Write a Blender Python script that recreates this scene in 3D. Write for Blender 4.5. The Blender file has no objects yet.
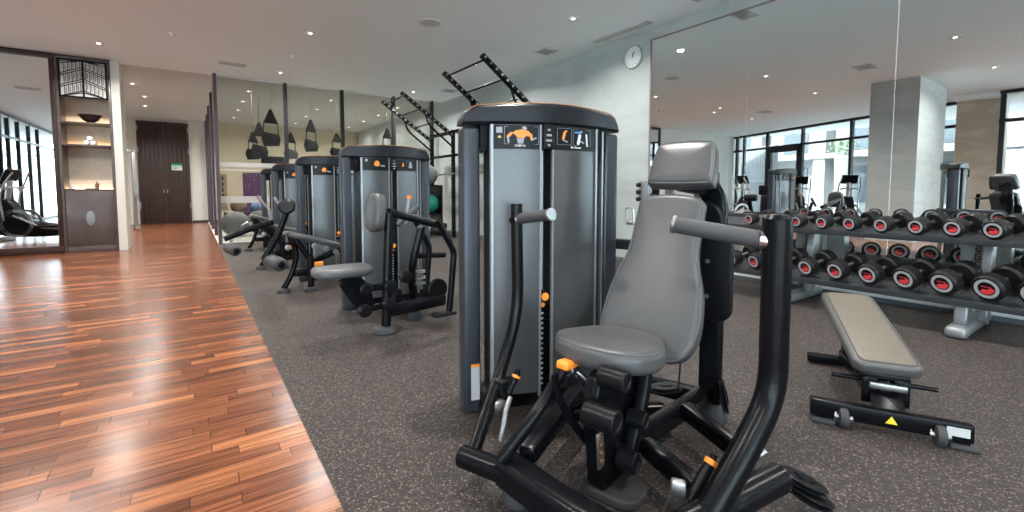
import bpy, bmesh, math, random
from mathutils import Vector, Matrix
C = bpy.context.scene.collection
S = bpy.context.scene
R = math.radians
PI = math.pi
random.seed(7)

# ---------------------------------------------------------------- camera
CAMH = 1.1
cd = bpy.data.cameras.new('camera'); cam = bpy.data.objects.new('camera', cd); C.objects.link(cam)
cd.sensor_width = 36.0; cd.lens = 36.0 * 455 / 1024
cd.shift_y = -38 / 1024
cd.clip_start = 0.05; cd.clip_end = 300
pitch = math.atan(28 / 455); head = math.atan(319 / math.hypot(455, 28))
cam.location = (0, 0, CAMH)
cam.rotation_euler = (PI / 2 - pitch, 0, -head)
S.camera = cam
# ---------------------------------------------------------------- world, exposure
W = bpy.data.worlds.new('sky'); S.world = W; W.use_nodes = True
wn = W.node_tree; wn.nodes.clear()
wo = wn.nodes.new('ShaderNodeOutputWorld'); wb = wn.nodes.new('ShaderNodeBackground')
wb.inputs[0].default_value = (0.76, 0.90, 1.0, 1); wb.inputs[1].default_value = 8.0
wn.links.new(wb.outputs[0], wo.inputs[0])
S.view_settings.view_transform = 'Standard'; S.view_settings.look = 'None'
S.view_settings.exposure = 0.66; S.view_settings.gamma = 1.0
S.view_settings.use_curve_mapping = False
S.cycles.max_bounces = 12; S.cycles.glossy_bounces = 6; S.cycles.transparent_max_bounces = 16
S.cycles.diffuse_bounces = 5
def area(name, loc, direction, sx, sy, power, col=(1, 1, 1), portal=False):
    d = bpy.data.lights.new(name, 'AREA'); d.shape = 'RECTANGLE'; d.size = sx; d.size_y = sy
    d.energy = power; d.color = col
    o = bpy.data.objects.new(name, d); C.objects.link(o); o.location = loc
    o.rotation_euler = Vector(direction).to_track_quat('-Z', 'Y').to_euler()
    if portal: d.cycles.is_portal = True
    return o
# daylight through the glazed walls (portals only guide the sampling of the sky)
area('daylight', (-2.0, -8.9, 1.7), (0, 1, 0), 5.0, 3.2, 0, portal=True)
area('daylight', (-4.75, -3.3, 1.7), (1, 0, 0), 10.8, 3.2, 0, portal=True)
area('daylight', (-7.0, 7.05, 1.7), (0.925, -0.38, 0), 8.4, 3.2, 0, portal=True)
sd = bpy.data.lights.new('sun', 'SUN'); sd.energy = 18.0; sd.angle = R(2); sd.color = (1, 0.97, 0.92)
so = bpy.data.objects.new('sun', sd); C.objects.link(so); so.location = (20, 10, 20)
so.rotation_euler = Vector((-0.72, -0.12, -0.68)).to_track_quat('-Z', 'Y').to_euler()
DOWNLIGHT_POWER = 36.0

# ---------------------------------------------------------------- materials
MATS = {}
def nmat(name):
    m = bpy.data.materials.new(name); m.use_nodes = True; MATS[name] = m
    return m, m.node_tree, m.node_tree.nodes['Principled BSDF']
def mat(name, col, rough=0.5, metal=0.0, coat=0.0, var=0.0, scale=8.0, bump=0.0, bscale=200.0, spec=0.5):
    m, t, b = nmat(name)
    b.inputs['Base Color'].default_value = (*col, 1); b.inputs['Roughness'].default_value = rough
    b.inputs['Metallic'].default_value = metal; b.inputs['Coat Weight'].default_value = coat
    b.inputs['Coat Roughness'].default_value = 0.12; b.inputs['Specular IOR Level'].default_value = spec
    if var or bump:
        tc = t.nodes.new('ShaderNodeTexCoord')
    if var:
        n = t.nodes.new('ShaderNodeTexNoise'); n.inputs['Scale'].default_value = scale; n.inputs['Detail'].default_value = 5
        r = t.nodes.new('ShaderNodeValToRGB')
        r.color_ramp.elements[0].position = 0.3; r.color_ramp.elements[1].position = 0.7
        r.color_ramp.elements[0].color = (*[c * (1 - var) for c in col], 1)
        r.color_ramp.elements[1].color = (*[min(1, c * (1 + var)) for c in col], 1)
        t.links.new(tc.outputs['Object'], n.inputs['Vector']); t.links.new(n.outputs['Fac'], r.inputs[0])
        t.links.new(r.outputs[0], b.inputs['Base Color'])
    if bump:
        n2 = t.nodes.new('ShaderNodeTexNoise'); n2.inputs['Scale'].default_value = bscale
        bp = t.nodes.new('ShaderNodeBump'); bp.inputs['Strength'].default_value = bump; bp.inputs['Distance'].default_value = 0.002
        t.links.new(tc.outputs['Object'], n2.inputs['Vector']); t.links.new(n2.outputs['Fac'], bp.inputs['Height'])
        t.links.new(bp.outputs[0], b.inputs['Normal'])
    return m
def emis(name, col, s):
    m, t, b = nmat(name)
    b.inputs['Base Color'].default_value = (*col, 1); b.inputs['Emission Color'].default_value = (*col, 1)
    b.inputs['Emission Strength'].default_value = s
    return m
mat('frame_black', (0.004, 0.0045, 0.006), 0.27, 0.0, 0.0, spec=0.17)
mat('tower_metal', (0.045, 0.052, 0.065), 0.36, 0.4)
mat('cap_black', (0.008, 0.0095, 0.014), 0.36, 0.0, spec=0.25)
mat('panel_grey', (0.085, 0.088, 0.094), 0.3, 0.4, 0.0)
mat('panel_dark', (0.02, 0.024, 0.032), 0.3)
mat('black_plastic', (0.005, 0.0055, 0.007), 0.34, spec=0.18)
mat('rubber', (0.008, 0.008, 0.009), 0.42, spec=0.3, bump=0.05, bscale=300)
mat('rubber_foot', (0.035, 0.036, 0.04), 0.7)
mat('grip', (0.055, 0.058, 0.064), 0.62, bump=0.1, bscale=500)
mat('chrome', (0.6, 0.6, 0.61), 0.28, 1.0)
mat('steel', (0.36, 0.365, 0.37), 0.4, 1.0)
mat('leather', (0.070, 0.072, 0.076), 0.38, bump=0.06, bscale=420)
mat('leather_side', (0.10, 0.104, 0.11), 0.44)
mat('bench_leather', (0.15, 0.132, 0.104), 0.3, bump=0.04, bscale=300)
mat('orange', (0.9, 0.28, 0.03), 0.45)
mat('orange_dull', (0.45, 0.16, 0.04), 0.5)
mat('white_print', (0.75, 0.76, 0.78), 0.5)
mat('grey_print', (0.3, 0.32, 0.36), 0.5)
mat('blue_print', (0.06, 0.25, 0.6), 0.5)
mat('sticker', (0.5, 0.51, 0.52), 0.5)
mat('yellow', (0.85, 0.62, 0.03), 0.5)
mat('red', (0.75, 0.05, 0.06), 0.4)
mat('green', (0.02, 0.30, 0.2), 0.5)
mat('sign_green', (0.0, 0.33, 0.16), 0.4)
mat('rack_grey', (0.27, 0.285, 0.305), 0.38, 0.45)
mat('ring_grey', (0.38, 0.39, 0.41), 0.5)
mat('shelf_grey', (0.055, 0.06, 0.067), 0.45, 0.3)
mat('dark_wood', (0.032, 0.014, 0.011), 0.42, 0, 0.0, var=0.35, scale=3)
mat('cabinet_wood', (0.085, 0.066, 0.066), 0.35, 0, 0.15, var=0.15, scale=5)
mat('niche', (0.68, 0.62, 0.52), 0.6, var=0.06)
mat('cream', (0.62, 0.61, 0.56), 0.5, var=0.03, scale=2)
mat('studio_wall', (0.58, 0.52, 0.38), 0.6, var=0.04, scale=2)
mat('white_wall', (0.82, 0.84, 0.83), 0.6)
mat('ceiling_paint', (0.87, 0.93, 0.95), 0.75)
mat('ceiling_paint_unlit', (0.50, 0.50, 0.49), 0.75)  # ceiling beyond the partition: dimmer lighting put into a darker base colour
mat('mullion', (0.02, 0.022, 0.026), 0.4, 0.3)
mat('fin', (0.065, 0.045, 0.06), 0.4, 0.2)
mat('skirting', (0.12, 0.135, 0.15), 0.5)
mat('black', (0.006, 0.006, 0.007), 0.3)
mat('silver', (0.5, 0.51, 0.52), 0.3, 0.8)
mat('trim_rose', (0.25, 0.18, 0.18), 0.4)
mat('bronze', (0.3, 0.14, 0.06), 0.35, 0.7)
mat('purple', (0.085, 0.03, 0.1), 0.6)
mat('ball_grey', (0.18, 0.19, 0.2), 0.5); mat('ball_blue', (0.14, 0.24, 0.42), 0.5); mat('ball_tan', (0.28, 0.2, 0.14), 0.5)
mat('vent_white', (0.55, 0.55, 0.55), 0.5)
mat('fixture_white', (0.75, 0.75, 0.74), 0.4)
mat('towel', (0.85, 0.83, 0.8), 0.9)
mat('building', (0.17, 0.17, 0.167), 0.7); mat('building_window', (0.05, 0.06, 0.07), 0.2)
mat('leaf', (0.06, 0.12, 0.05), 0.6)
mat('louvre', (0.14, 0.145, 0.15), 0.5)
mat('terrace_stone', (0.74, 0.77, 0.78), 0.7)
mat('bowl', (0.02, 0.016, 0.016), 0.25, 0, 0.4)
mat('clock_face', (0.8, 0.83, 0.84), 0.5)
emis('lamp', (1.0, 0.87, 0.72), 5.0)
emis('strip', (1.0, 0.6, 0.28), 14.0)

def marble(name, base, vein, rough, scale):
    m, t, b = nmat(name)
    tc = t.nodes.new('ShaderNodeTexCoord'); n = t.nodes.new('ShaderNodeTexNoise')
    n.inputs['Scale'].default_value = scale; n.inputs['Detail'].default_value = 8; n.inputs['Distortion'].default_value = 1.6
    mp = t.nodes.new('ShaderNodeMapping'); mp.inputs['Scale'].default_value = (0.5, 0.5, 1.6)
    r = t.nodes.new('ShaderNodeValToRGB')
    r.color_ramp.elements[0].position = 0.42; r.color_ramp.elements[0].color = (*vein, 1)
    r.color_ramp.elements[1].position = 0.56; r.color_ramp.elements[1].color = (*base, 1)
    t.links.new(tc.outputs['Object'], mp.inputs[0]); t.links.new(mp.outputs[0], n.inputs['Vector'])
    t.links.new(n.outputs['Fac'], r.inputs[0]); t.links.new(r.outputs[0], b.inputs['Base Color'])
    b.inputs['Roughness'].default_value = rough
marble('wall_stone', (0.43, 0.48, 0.475), (0.395, 0.44, 0.435), 0.4, 1.6)
marble('column_stone', (0.50, 0.53, 0.52), (0.45, 0.48, 0.47), 0.18, 1.8)
marble('beige_marble', (0.66, 0.58, 0.47), (0.56, 0.47, 0.36), 0.35, 1.4)

def mirror_mat():
    m, t, b = nmat('mirror')
    b.inputs['Base Color'].default_value = (0.80, 0.84, 0.84, 1); b.inputs['Metallic'].default_value = 1
    b.inputs['Roughness'].default_value = 0.0
mirror_mat()
def glass_mat(name, tint, gloss):
    m, t, b = nmat(name); t.nodes.remove(b)
    out = [n for n in t.nodes if n.type == 'OUTPUT_MATERIAL'][0]
    tr = t.nodes.new('ShaderNodeBsdfTransparent'); tr.inputs[0].default_value = (*tint, 1)
    gl = t.nodes.new('ShaderNodeBsdfGlossy'); gl.inputs['Roughness'].default_value = 0.02
    fc = t.nodes.new('ShaderNodeLayerWeight'); fc.inputs[0].default_value = 0.5
    pw = t.nodes.new('ShaderNodeMath'); pw.operation = 'POWER'; pw.inputs[1].default_value = 5.0; t.links.new(fc.outputs['Facing'], pw.inputs[0])
    fr = t.nodes.new('ShaderNodeMath'); fr.operation = 'ADD'; fr.inputs[1].default_value = 0.045; t.links.new(pw.outputs[0], fr.inputs[0])
    mu = t.nodes.new('ShaderNodeMath'); mu.operation = 'MULTIPLY'; mu.inputs[1].default_value = gloss
    mx = t.nodes.new('ShaderNodeMixShader')
    t.links.new(fr.outputs[0], mu.inputs[0]); t.links.new(mu.outputs[0], mx.inputs[0])
    t.links.new(tr.outputs[0], mx.inputs[1]); t.links.new(gl.outputs[0], mx.inputs[2]); t.links.new(mx.outputs[0], out.inputs[0])
glass_mat('glass', (0.9, 0.93, 0.93), 1.0)
glass_mat('studio_glass', (0.78, 0.78, 0.77), 0.8)
def frost_mat():
    m, t, b = nmat('frost'); b.inputs['Base Color'].default_value = (0.6, 0.6, 0.58, 1); b.inputs['Roughness'].default_value = 0.6
    out = [n for n in t.nodes if n.type == 'OUTPUT_MATERIAL'][0]
    tr = t.nodes.new('ShaderNodeBsdfTransparent'); mx = t.nodes.new('ShaderNodeMixShader'); mx.inputs[0].default_value = 0.5
    t.links.new(tr.outputs[0], mx.inputs[1]); t.links.new(b.outputs[0], mx.inputs[2]); t.links.new(mx.outputs[0], out.inputs[0])
frost_mat()
def poster_mat():
    m, t, b = nmat('purple_pattern')
    tc = t.nodes.new('ShaderNodeTexCoord'); v = t.nodes.new('ShaderNodeTexVoronoi'); v.inputs['Scale'].default_value = 9
    r = t.nodes.new('ShaderNodeValToRGB'); r.color_ramp.elements[0].color = (0.25, 0.16, 0.3, 1); r.color_ramp.elements[1].color = (0.075, 0.025, 0.09, 1)
    r.color_ramp.elements[1].position = 0.35
    t.links.new(tc.outputs['Object'], v.inputs['Vector']); t.links.new(v.outputs['Distance'], r.inputs[0]); t.links.new(r.outputs[0], b.inputs['Base Color'])
poster_mat()

def wood_floor():
    m, t, b = nmat('wood_planks'); L = t.links; N = t.nodes
    def math_(op, a, c=None):
        n = N.new('ShaderNodeMath'); n.operation = op
        for i, v in enumerate((a, c)):
            if v is None: continue
            if isinstance(v, (int, float)): n.inputs[i].default_value = v
            else: L.new(v, n.inputs[i])
        return n.outputs[0]
    g = N.new('ShaderNodeNewGeometry'); sp = N.new('ShaderNodeSeparateXYZ'); L.new(g.outputs['Position'], sp.inputs[0])
    # planks run across the walkway; slight skew measured on the photo
    x = sp.outputs[0]; y = sp.outputs[1]
    v = math_('DIVIDE', y, 0.072); row = math_('FLOOR', v)
    wn1 = N.new('ShaderNodeTexWhiteNoise'); wn1.noise_dimensions = '1D'; L.new(row, wn1.inputs['W'])
    u = math_('ADD', math_('DIVIDE', x, 0.52), math_('MULTIPLY', wn1.outputs['Value'], 7.3)); col = math_('FLOOR', u)
    cb = N.new('ShaderNodeCombineXYZ'); L.new(row, cb.inputs[0]); L.new(col, cb.inputs[1])
    wn2 = N.new('ShaderNodeTexWhiteNoise'); wn2.noise_dimensions = '2D'; L.new(cb.outputs[0], wn2.inputs['Vector'])
    r = N.new('ShaderNodeValToRGB'); e = r.color_ramp.elements
    e[0].position = 0; e[0].color = (0.12, 0.045, 0.024, 1); e[1].position = 1; e[1].color = (0.38, 0.155, 0.068, 1)
    for p, c in ((0.25, (0.155, 0.057, 0.029, 1)), (0.55, (0.19, 0.070, 0.034, 1)), (0.82, (0.25, 0.092, 0.042, 1))):
        q = e.new(p); q.color = c
    L.new(wn2.outputs['Value'], r.inputs[0])
    cb2 = N.new('ShaderNodeCombineXYZ'); L.new(math_('MULTIPLY', x, 2.2), cb2.inputs[0]); L.new(math_('MULTIPLY', y, 42.0), cb2.inputs[1])
    L.new(math_('MULTIPLY', wn2.outputs['Value'], 40.0), cb2.inputs[2])
    nz = N.new('ShaderNodeTexNoise'); nz.inputs['Scale'].default_value = 1.0; nz.inputs['Detail'].default_value = 6; nz.inputs['Distortion'].default_value = 1.2
    L.new(cb2.outputs[0], nz.inputs['Vector'])
    r2 = N.new('ShaderNodeValToRGB'); r2.color_ramp.elements[0].position = 0.33; r2.color_ramp.elements[0].color = (0.42, 0.38, 0.38, 1)
    r2.color_ramp.elements[1].position = 0.62; r2.color_ramp.elements[1].color = (1.15, 1.12, 1.1, 1); L.new(nz.outputs['Fac'], r2.inputs[0])
    mx = N.new('ShaderNodeMix'); mx.data_type = 'RGBA'; mx.blend_type = 'MULTIPLY'; mx.inputs[0].default_value = 1
    L.new(r.outputs[0], mx.inputs[6]); L.new(r2.outputs[0], mx.inputs[7])
    fu = math_('FRACT', u); fv = math_('FRACT', v)
    gap = math_('MAXIMUM', math_('LESS_THAN', fv, 0.035), math_('LESS_THAN', fu, 0.006))
    mx2 = N.new('ShaderNodeMix'); mx2.data_type = 'RGBA'; L.new(gap, mx2.inputs[0]); L.new(mx.outputs[2], mx2.inputs[6]); mx2.inputs[7].default_value = (0.05, 0.02, 0.012, 1)
    L.new(mx2.outputs[2], b.inputs['Base Color'])
    b.inputs['Roughness'].default_value = 0.22; b.inputs['Specular IOR Level'].default_value = 0.22
    nb = N.new('ShaderNodeTexNoise'); nb.inputs['Scale'].default_value = 0.6
    cb3 = N.new('ShaderNodeCombineXYZ'); L.new(math_('MULTIPLY', x, 6.0), cb3.inputs[0]); L.new(math_('MULTIPLY', y, 14.0), cb3.inputs[1]); L.new(cb3.outputs[0], nb.inputs['Vector'])
    bp = N.new('ShaderNodeBump'); bp.inputs['Strength'].default_value = 0.12; bp.inputs['Distance'].default_value = 0.01; L.new(nb.outputs['Fac'], bp.inputs['Height'])
    L.new(bp.outputs[0], b.inputs['Normal'])
wood_floor()
def rubber_floor():
    m, t, b = nmat('rubber_floor'); L = t.links; N = t.nodes
    g = N.new('ShaderNodeNewGeometry')
    v = N.new('ShaderNodeTexVoronoi'); v.inputs['Scale'].default_value = 170; L.new(g.outputs['Position'], v.inputs['Vector'])
    sp = N.new('ShaderNodeSeparateColor'); L.new(v.outputs['Color'], sp.inputs[0])
    r = N.new('ShaderNodeValToRGB'); e = r.color_ramp.elements
    e[0].position = 0.0; e[0].color = (0.012, 0.009, 0.008, 1); e[1].position = 1; e[1].color = (0.19, 0.15, 0.133, 1)
    for p, c in ((0.45, (0.020, 0.0150, 0.0135, 1)), (0.72, (0.034, 0.0262, 0.0235, 1)), (0.9, (0.072, 0.056, 0.050, 1))):
        q = e.new(p); q.color = c
    L.new(sp.outputs[0], r.inputs[0])
    L.new(r.outputs[0], b.inputs['Base Color']); b.inputs['Roughness'].default_value = 0.75
    bp = N.new('ShaderNodeBump'); bp.inputs['Strength'].default_value = 0.3; bp.inputs['Distance'].default_value = 0.003
    L.new(v.outputs['Distance'], bp.inputs['Height']); L.new(bp.outputs[0], b.inputs['Normal'])
rubber_floor()

# ---------------------------------------------------------------- mesh builder
def frame_from(d, up=Vector((0, 0, 1))):
    d = Vector(d).normalized()
    if abs(d.dot(up)) > 0.99: up = Vector((0, 1, 0))
    x = up.cross(d).normalized(); y = d.cross(x)
    return x, y, d
class MB:
    def __init__(s, M=None): s.v = []; s.f = []; s.mi = []; s.mats = []; s.M = M or Matrix.Identity(4); s.cur = 0
    def use(s, name):
        if name not in s.mats: s.mats.append(name)
        s.cur = s.mats.index(name); return s
    def add(s, vs, fs):
        o = len(s.v); s.v += [s.M @ Vector(p) for p in vs]
        s.f += [[i + o for i in f] for f in fs]; s.mi += [s.cur] * len(fs); return s
    def addbm(s, bm, T=None):
        bm.verts.ensure_lookup_table(); T = T or Matrix.Identity(4)
        vs = [T @ v.co for v in bm.verts]; bm.verts.index_update()
        fs = [[v.index for v in f.verts] for f in bm.faces]; bm.free(); return s.add(vs, fs)
    def box(s, c, size, bev=0.0, rot=None, seg=2):
        bm = bmesh.new(); bmesh.ops.create_cube(bm, size=1.0)
        for v in bm.verts: v.co = Vector((v.co.x * size[0], v.co.y * size[1], v.co.z * size[2]))
        if bev > 0: bmesh.ops.bevel(bm, geom=bm.edges[:], offset=min(bev, min(size) * 0.45), segments=seg, affect='EDGES', profile=0.5)
        T = Matrix.Translation(c)
        if rot is not None: T = T @ (rot if isinstance(rot, Matrix) else Matrix.Rotation(rot, 4, 'Z'))
        return s.addbm(bm, T)
    def b2(s, lo, hi, bev=0.0):
        return s.box([(a + b) / 2 for a, b in zip(lo, hi)], [abs(b - a) for a, b in zip(lo, hi)], bev)
    def bar(s, p0, p1, w, h, bev=0.0, up=(0, 0, 1)):
        p0 = Vector(p0); p1 = Vector(p1); x, y, d = frame_from(p1 - p0, Vector(up))
        Mx = Matrix((x, y, d)).transposed().to_4x4()
        return s.box((p0 + p1) / 2, (w, h, (p1 - p0).length), bev, Mx)
    def cyl(s, p0, p1, r, r1=None, n=20, bev=0.0):
        p0 = Vector(p0); p1 = Vector(p1); r1 = r if r1 is None else r1; Lg = (p1 - p0).length
        if bev: prof = [(r - bev, 0), (r, bev), (r1, Lg - bev), (r1 - bev, Lg)]
        else: prof = [(r, 0), (r1, Lg)]
        return s.lathe(prof, p0, p1 - p0, n)
    def lathe(s, prof, c=(0, 0, 0), axis=(0, 0, 1), n=24, caps=True):
        x, y, d = frame_from(axis); c = Vector(c); vs = []; fs = []
        for r, z in prof:
            for k in range(n):
                a = 2 * PI * k / n; vs.append(c + x * (r * math.cos(a)) + y * (r * math.sin(a)) + d * z)
        for j in range(len(prof) - 1):
            for k in range(n):
                fs.append([j * n + k, j * n + (k + 1) % n, (j + 1) * n + (k + 1) % n, (j + 1) * n + k])
        if caps:
            if prof[0][0] > 1e-4: fs.append(list(range(n))[::-1])
            if prof[-1][0] > 1e-4 and prof[0][0] > 1e-4: fs.append([(len(prof) - 1) * n + k for k in range(n)])
        return s.add(vs, fs)
    def tube(s, pts, r, n=14, bend=0.0, prof=None, up=None, r1=None):
        P = [Vector(p) for p in pts]
        if bend:
            Q = [P[0]]
            for i in range(1, len(P) - 1):
                a = P[i - 1] - P[i]; c = P[i + 1] - P[i]; bl = min(bend, a.length * 0.48, c.length * 0.48)
                A = P[i] + a.normalized() * bl; B_ = P[i] + c.normalized() * bl
                for k in range(7):
                    u = k / 6; Q.append(A * (1 - u) ** 2 + P[i] * 2 * u * (1 - u) + B_ * u * u)
            Q.append(P[-1]); P = Q
        if prof is None: prof2 = [(math.cos(2 * PI * k / n), math.sin(2 * PI * k / n)) for k in range(n)]
        else:
            w, h = prof; rr = min(w, h) * 0.3; prof2 = []
            for cx, cy, a0 in ((w/2-rr, h/2-rr, 0), (-w/2+rr, h/2-rr, 90), (-w/2+rr, -h/2+rr, 180), (w/2-rr, -h/2+rr, 270)):
                for k in range(4):
                    a = R(a0 + 30 * k); prof2.append((cx + rr * math.cos(a), cy + rr * math.sin(a)))
            r = 1.0; r1 = None
        n = len(prof2); vs = []; fs = []
        x = None
        for i, p in enumerate(P):
            if i == 0: d = P[1] - P[0]
            elif i == len(P) - 1: d = P[-1] - P[-2]
            else: d = (P[i + 1] - p).normalized() + (p - P[i - 1]).normalized()
            d.normalize()
            if x is None: x, y, _ = frame_from(d, Vector(up) if up else Vector((0, 0, 1)))
            else:
                x = (x - d * x.dot(d)).normalized(); y = d.cross(x)
            ra = r if r1 is None else r + (r1 - r) * i / (len(P) - 1)
            for a, b_ in prof2: vs.append(p + x * (a * ra) + y * (b_ * ra))
        for j in range(len(P) - 1):
            for k in range(n): fs.append([j * n + k, j * n + (k + 1) % n, (j + 1) * n + (k + 1) % n, (j + 1) * n + k])
        fs.append(list(range(n))[::-1]); fs.append([(len(P) - 1) * n + k for k in range(n)])
        return s.add(vs, fs)
    def loft(s, rings):
        n = len(rings[0]); vs = [p for r_ in rings for p in r_]; fs = []
        for j in range(len(rings) - 1):
            for k in range(n): fs.append([j * n + k, j * n + (k + 1) % n, (j + 1) * n + (k + 1) % n, (j + 1) * n + k])
        fs.append(list(range(n))[::-1]); fs.append([(len(rings) - 1) * n + k for k in range(n)])
        return s.add(vs, fs)
    def pad(s, outline, t, r, T, steps=4, sink=0.0):
        """cushion from a 2D outline (ccw), thickness t along local z, rounded edge r, placed by matrix T"""
        O2 = [Vector(p) for p in outline]; n = len(O2); area2 = sum(O2[i].x * O2[(i + 1) % n].y - O2[(i + 1) % n].x * O2[i].y for i in range(n))
        if area2 < 0: O2.reverse()
        nor = []
        for i in range(n):
            e = (O2[(i + 1) % n] - O2[i - 1]).normalized(); nor.append(Vector((e.y, -e.x)))
        rings = []
        for k in range(steps + 1):
            a = PI / 2 * k / steps; ins = r * (1 - math.sin(a)); z = r * (1 - math.cos(a))
            rings.append([T @ Vector((*(O2[i] - nor[i] * ins), z)) for i in range(n)])
        for k in range(steps + 1):
            a = PI / 2 * k / steps; ins = r * (1 - math.cos(a)); z = t - r + r * math.sin(a)
            rings.append([T @ Vector((*(O2[i] - nor[i] * ins), z)) for i in range(n)])
        if steps >= 5:
            cen = sum(O2, Vector((0, 0))) / n
            for sc, cr in ((0.93, 0.02), (0.78, 0.05), (0.55, 0.075), (0.28, 0.085), (0.04, 0.086)):
                rings.append([T @ Vector((*(cen + (O2[i] - nor[i] * r - cen) * sc), t + cr * t)) for i in range(n)])
            s.last = [T @ Vector((*(O2[i] - nor[i] * r * 0.25), t - r * 0.28)) for i in range(n)]
        return s.loft(rings)
    def piping(s, parent, m='leather_side', rad=0.0028):
        q = MB(); P = s.last + [s.last[0]]; q.tube(P, rad, n=6); return q.build('piping', m, parent)
    def build(s, name, m=None, parent=None, smooth=35):
        me = bpy.data.meshes.new(name); me.from_pydata([tuple(p) for p in s.v], [], s.f)
        names = s.mats if s.mats else [m]
        for q in names: me.materials.append(MATS[q])
        if s.mats: me.polygons.foreach_set('material_index', s.mi)
        bm = bmesh.new(); bm.from_mesh(me); bmesh.ops.recalc_face_normals(bm, faces=bm.faces[:]); bm.to_mesh(me); bm.free()
        if smooth:
            me.polygons.foreach_set('use_smooth', [True] * len(me.polygons)); me.set_sharp_from_angle(angle=R(smooth))
        o = bpy.data.objects.new(name, me); C.objects.link(o)
        if parent: o.parent = parent
        return o
def rrect(w, h, r, n=5, cx=0, cy=0):
    out = []
    for sx, sy, a0 in ((1, 1, 0), (-1, 1, 90), (-1, -1, 180), (1, -1, 270)):
        for k in range(n + 1):
            a = R(a0 + 90 * k / n); out.append((cx + sx * (w / 2 - r) + r * math.cos(a), cy + sy * (h / 2 - r) + r * math.sin(a)))
    return out
def smooth_outline(pts, it=2):
    for _ in range(it):
        q = []
        for i in range(len(pts)):
            a = Vector(pts[i]); b_ = Vector(pts[(i + 1) % len(pts)]); q += [a * 0.75 + b_ * 0.25, a * 0.25 + b_ * 0.75]
        pts = q
    return pts
def mtx(o, x, y):
    x = Vector(x).normalized(); y = Vector(y); z = x.cross(y).normalized(); y = z.cross(x)
    M = Matrix((x, y, z)).transposed().to_4x4(); M.translation = Vector(o); return M
def tag(o, label=None, cat=None, group=None, kind=None):
    if label: o['label'] = label
    if cat: o['category'] = cat
    if group: o['group'] = group
    if kind: o['kind'] = kind
    return o
def empty(name, loc=(0, 0, 0), rz=0.0, label=None, cat=None, group=None):
    o = bpy.data.objects.new(name, None); C.objects.link(o); o.location = loc; o.rotation_euler = (0, 0, rz)
    o.empty_display_size = 0.1
    return tag(o, label, cat, group)
def struct(o, label=None): o['kind'] = 'structure'; return tag(o, label, None)
def children(o): return [c for c in bpy.data.objects if c.parent == o]
def copy_tree(o, parent=None):
    c = o.copy(); C.objects.link(c); c.parent = parent
    for ch in children(o): copy_tree(ch, c)
    return c
def text_obj(txt, size, T, m, parent, name='lettering', shear=0.0, bold=0.0):
    cu = bpy.data.curves.new('t', 'FONT'); cu.body = txt; cu.size = size; cu.extrude = 0.0006; cu.align_x = 'CENTER'; cu.align_y = 'CENTER'; cu.shear = shear
    cu.offset = bold; cu.resolution_u = 3
    o = bpy.data.objects.new('t', cu); C.objects.link(o)
    dg = bpy.context.evaluated_depsgraph_get(); me = bpy.data.meshes.new_from_object(o.evaluated_get(dg))
    bpy.data.objects.remove(o); me.name = name; me.transform(T); me.materials.clear(); me.materials.append(MATS[m])
    r = bpy.data.objects.new(name, me); C.objects.link(r); r.parent = parent; return r

H = 3.42
# ================================================================= SETTING
def slab(name, lo, hi, m, label=None): return struct(MB().b2(lo, hi).build(name, m, smooth=0), label)
slab('floor', (0.385, -9, -0.1), (5.6, 11.15, 0), 'rubber_floor', 'speckled dark rubber gym floor')
slab('floor_wood', (-9.5, -9, -0.1), (0.385, 18.9, 0), 'wood_planks', 'reddish brown strip wood floor')
slab('floor_studio', (0.385, 11.15, -0.1), (5.6, 18.9, 0), 'cream', 'pale floor of the studio behind the glass')
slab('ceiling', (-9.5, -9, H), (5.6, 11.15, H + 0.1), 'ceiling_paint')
slab('ceiling_studio', (-9.5, 11.15, H), (5.6, 18.9, H + 0.1), 'ceiling_paint_unlit')
# right wall: stone above and beside the mirror, low white wall under it
m = MB()
m.b2((5.5, 4.34, 0.045), (5.62, 18.9, H)); m.b2((5.5, -9, 3.25), (5.62, 4.34, H))
struct(m.build('wall_right', 'wall_stone', smooth=0), 'pale grey green stone wall')
slab('wall_right_low', (5.5, -9, 0.045), (5.62, 4.34, 0.3), 'white_wall')
slab('baseboard_right', (5.48, -9, 0), (5.6, 11.15, 0.045), 'skirting')
m = MB(); m.b2((5.485, 4.335, 0.3), (5.5, 4.355, 3.265)); m.b2((5.485, -9, 3.25), (5.5, 4.355, 3.268))
struct(m.build('trim_1', 'trim_rose', smooth=0))
ys = [4.335, 2.93, 1.51, 0.09, -1.33, -2.75, -4.17, -5.6, -7.0, -8.4]
for i in range(len(ys) - 1):
    o = MB().b2((5.496, ys[i + 1] + 0.0002, 0.3), (5.4995, ys[i] - 0.0002, 3.25)).build('wall_mirror', 'mirror', smooth=0)
    lab = ['wall mirror panel at the left end of the mirrored wall, nearest the clock',
           'wall mirror panel second from the clock, behind the head pad and left dumbbells',
           'wall mirror panel third from the clock, reflecting the beige pillar'][i] if i < 3 else '%s wall mirror panel beyond the right edge of the view' % ['', '', '', 'nearest', 'second', 'third', 'fourth', 'fifth', 'sixth'][i]
    tag(o, lab, 'mirror', 'wall mirror panels')
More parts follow.
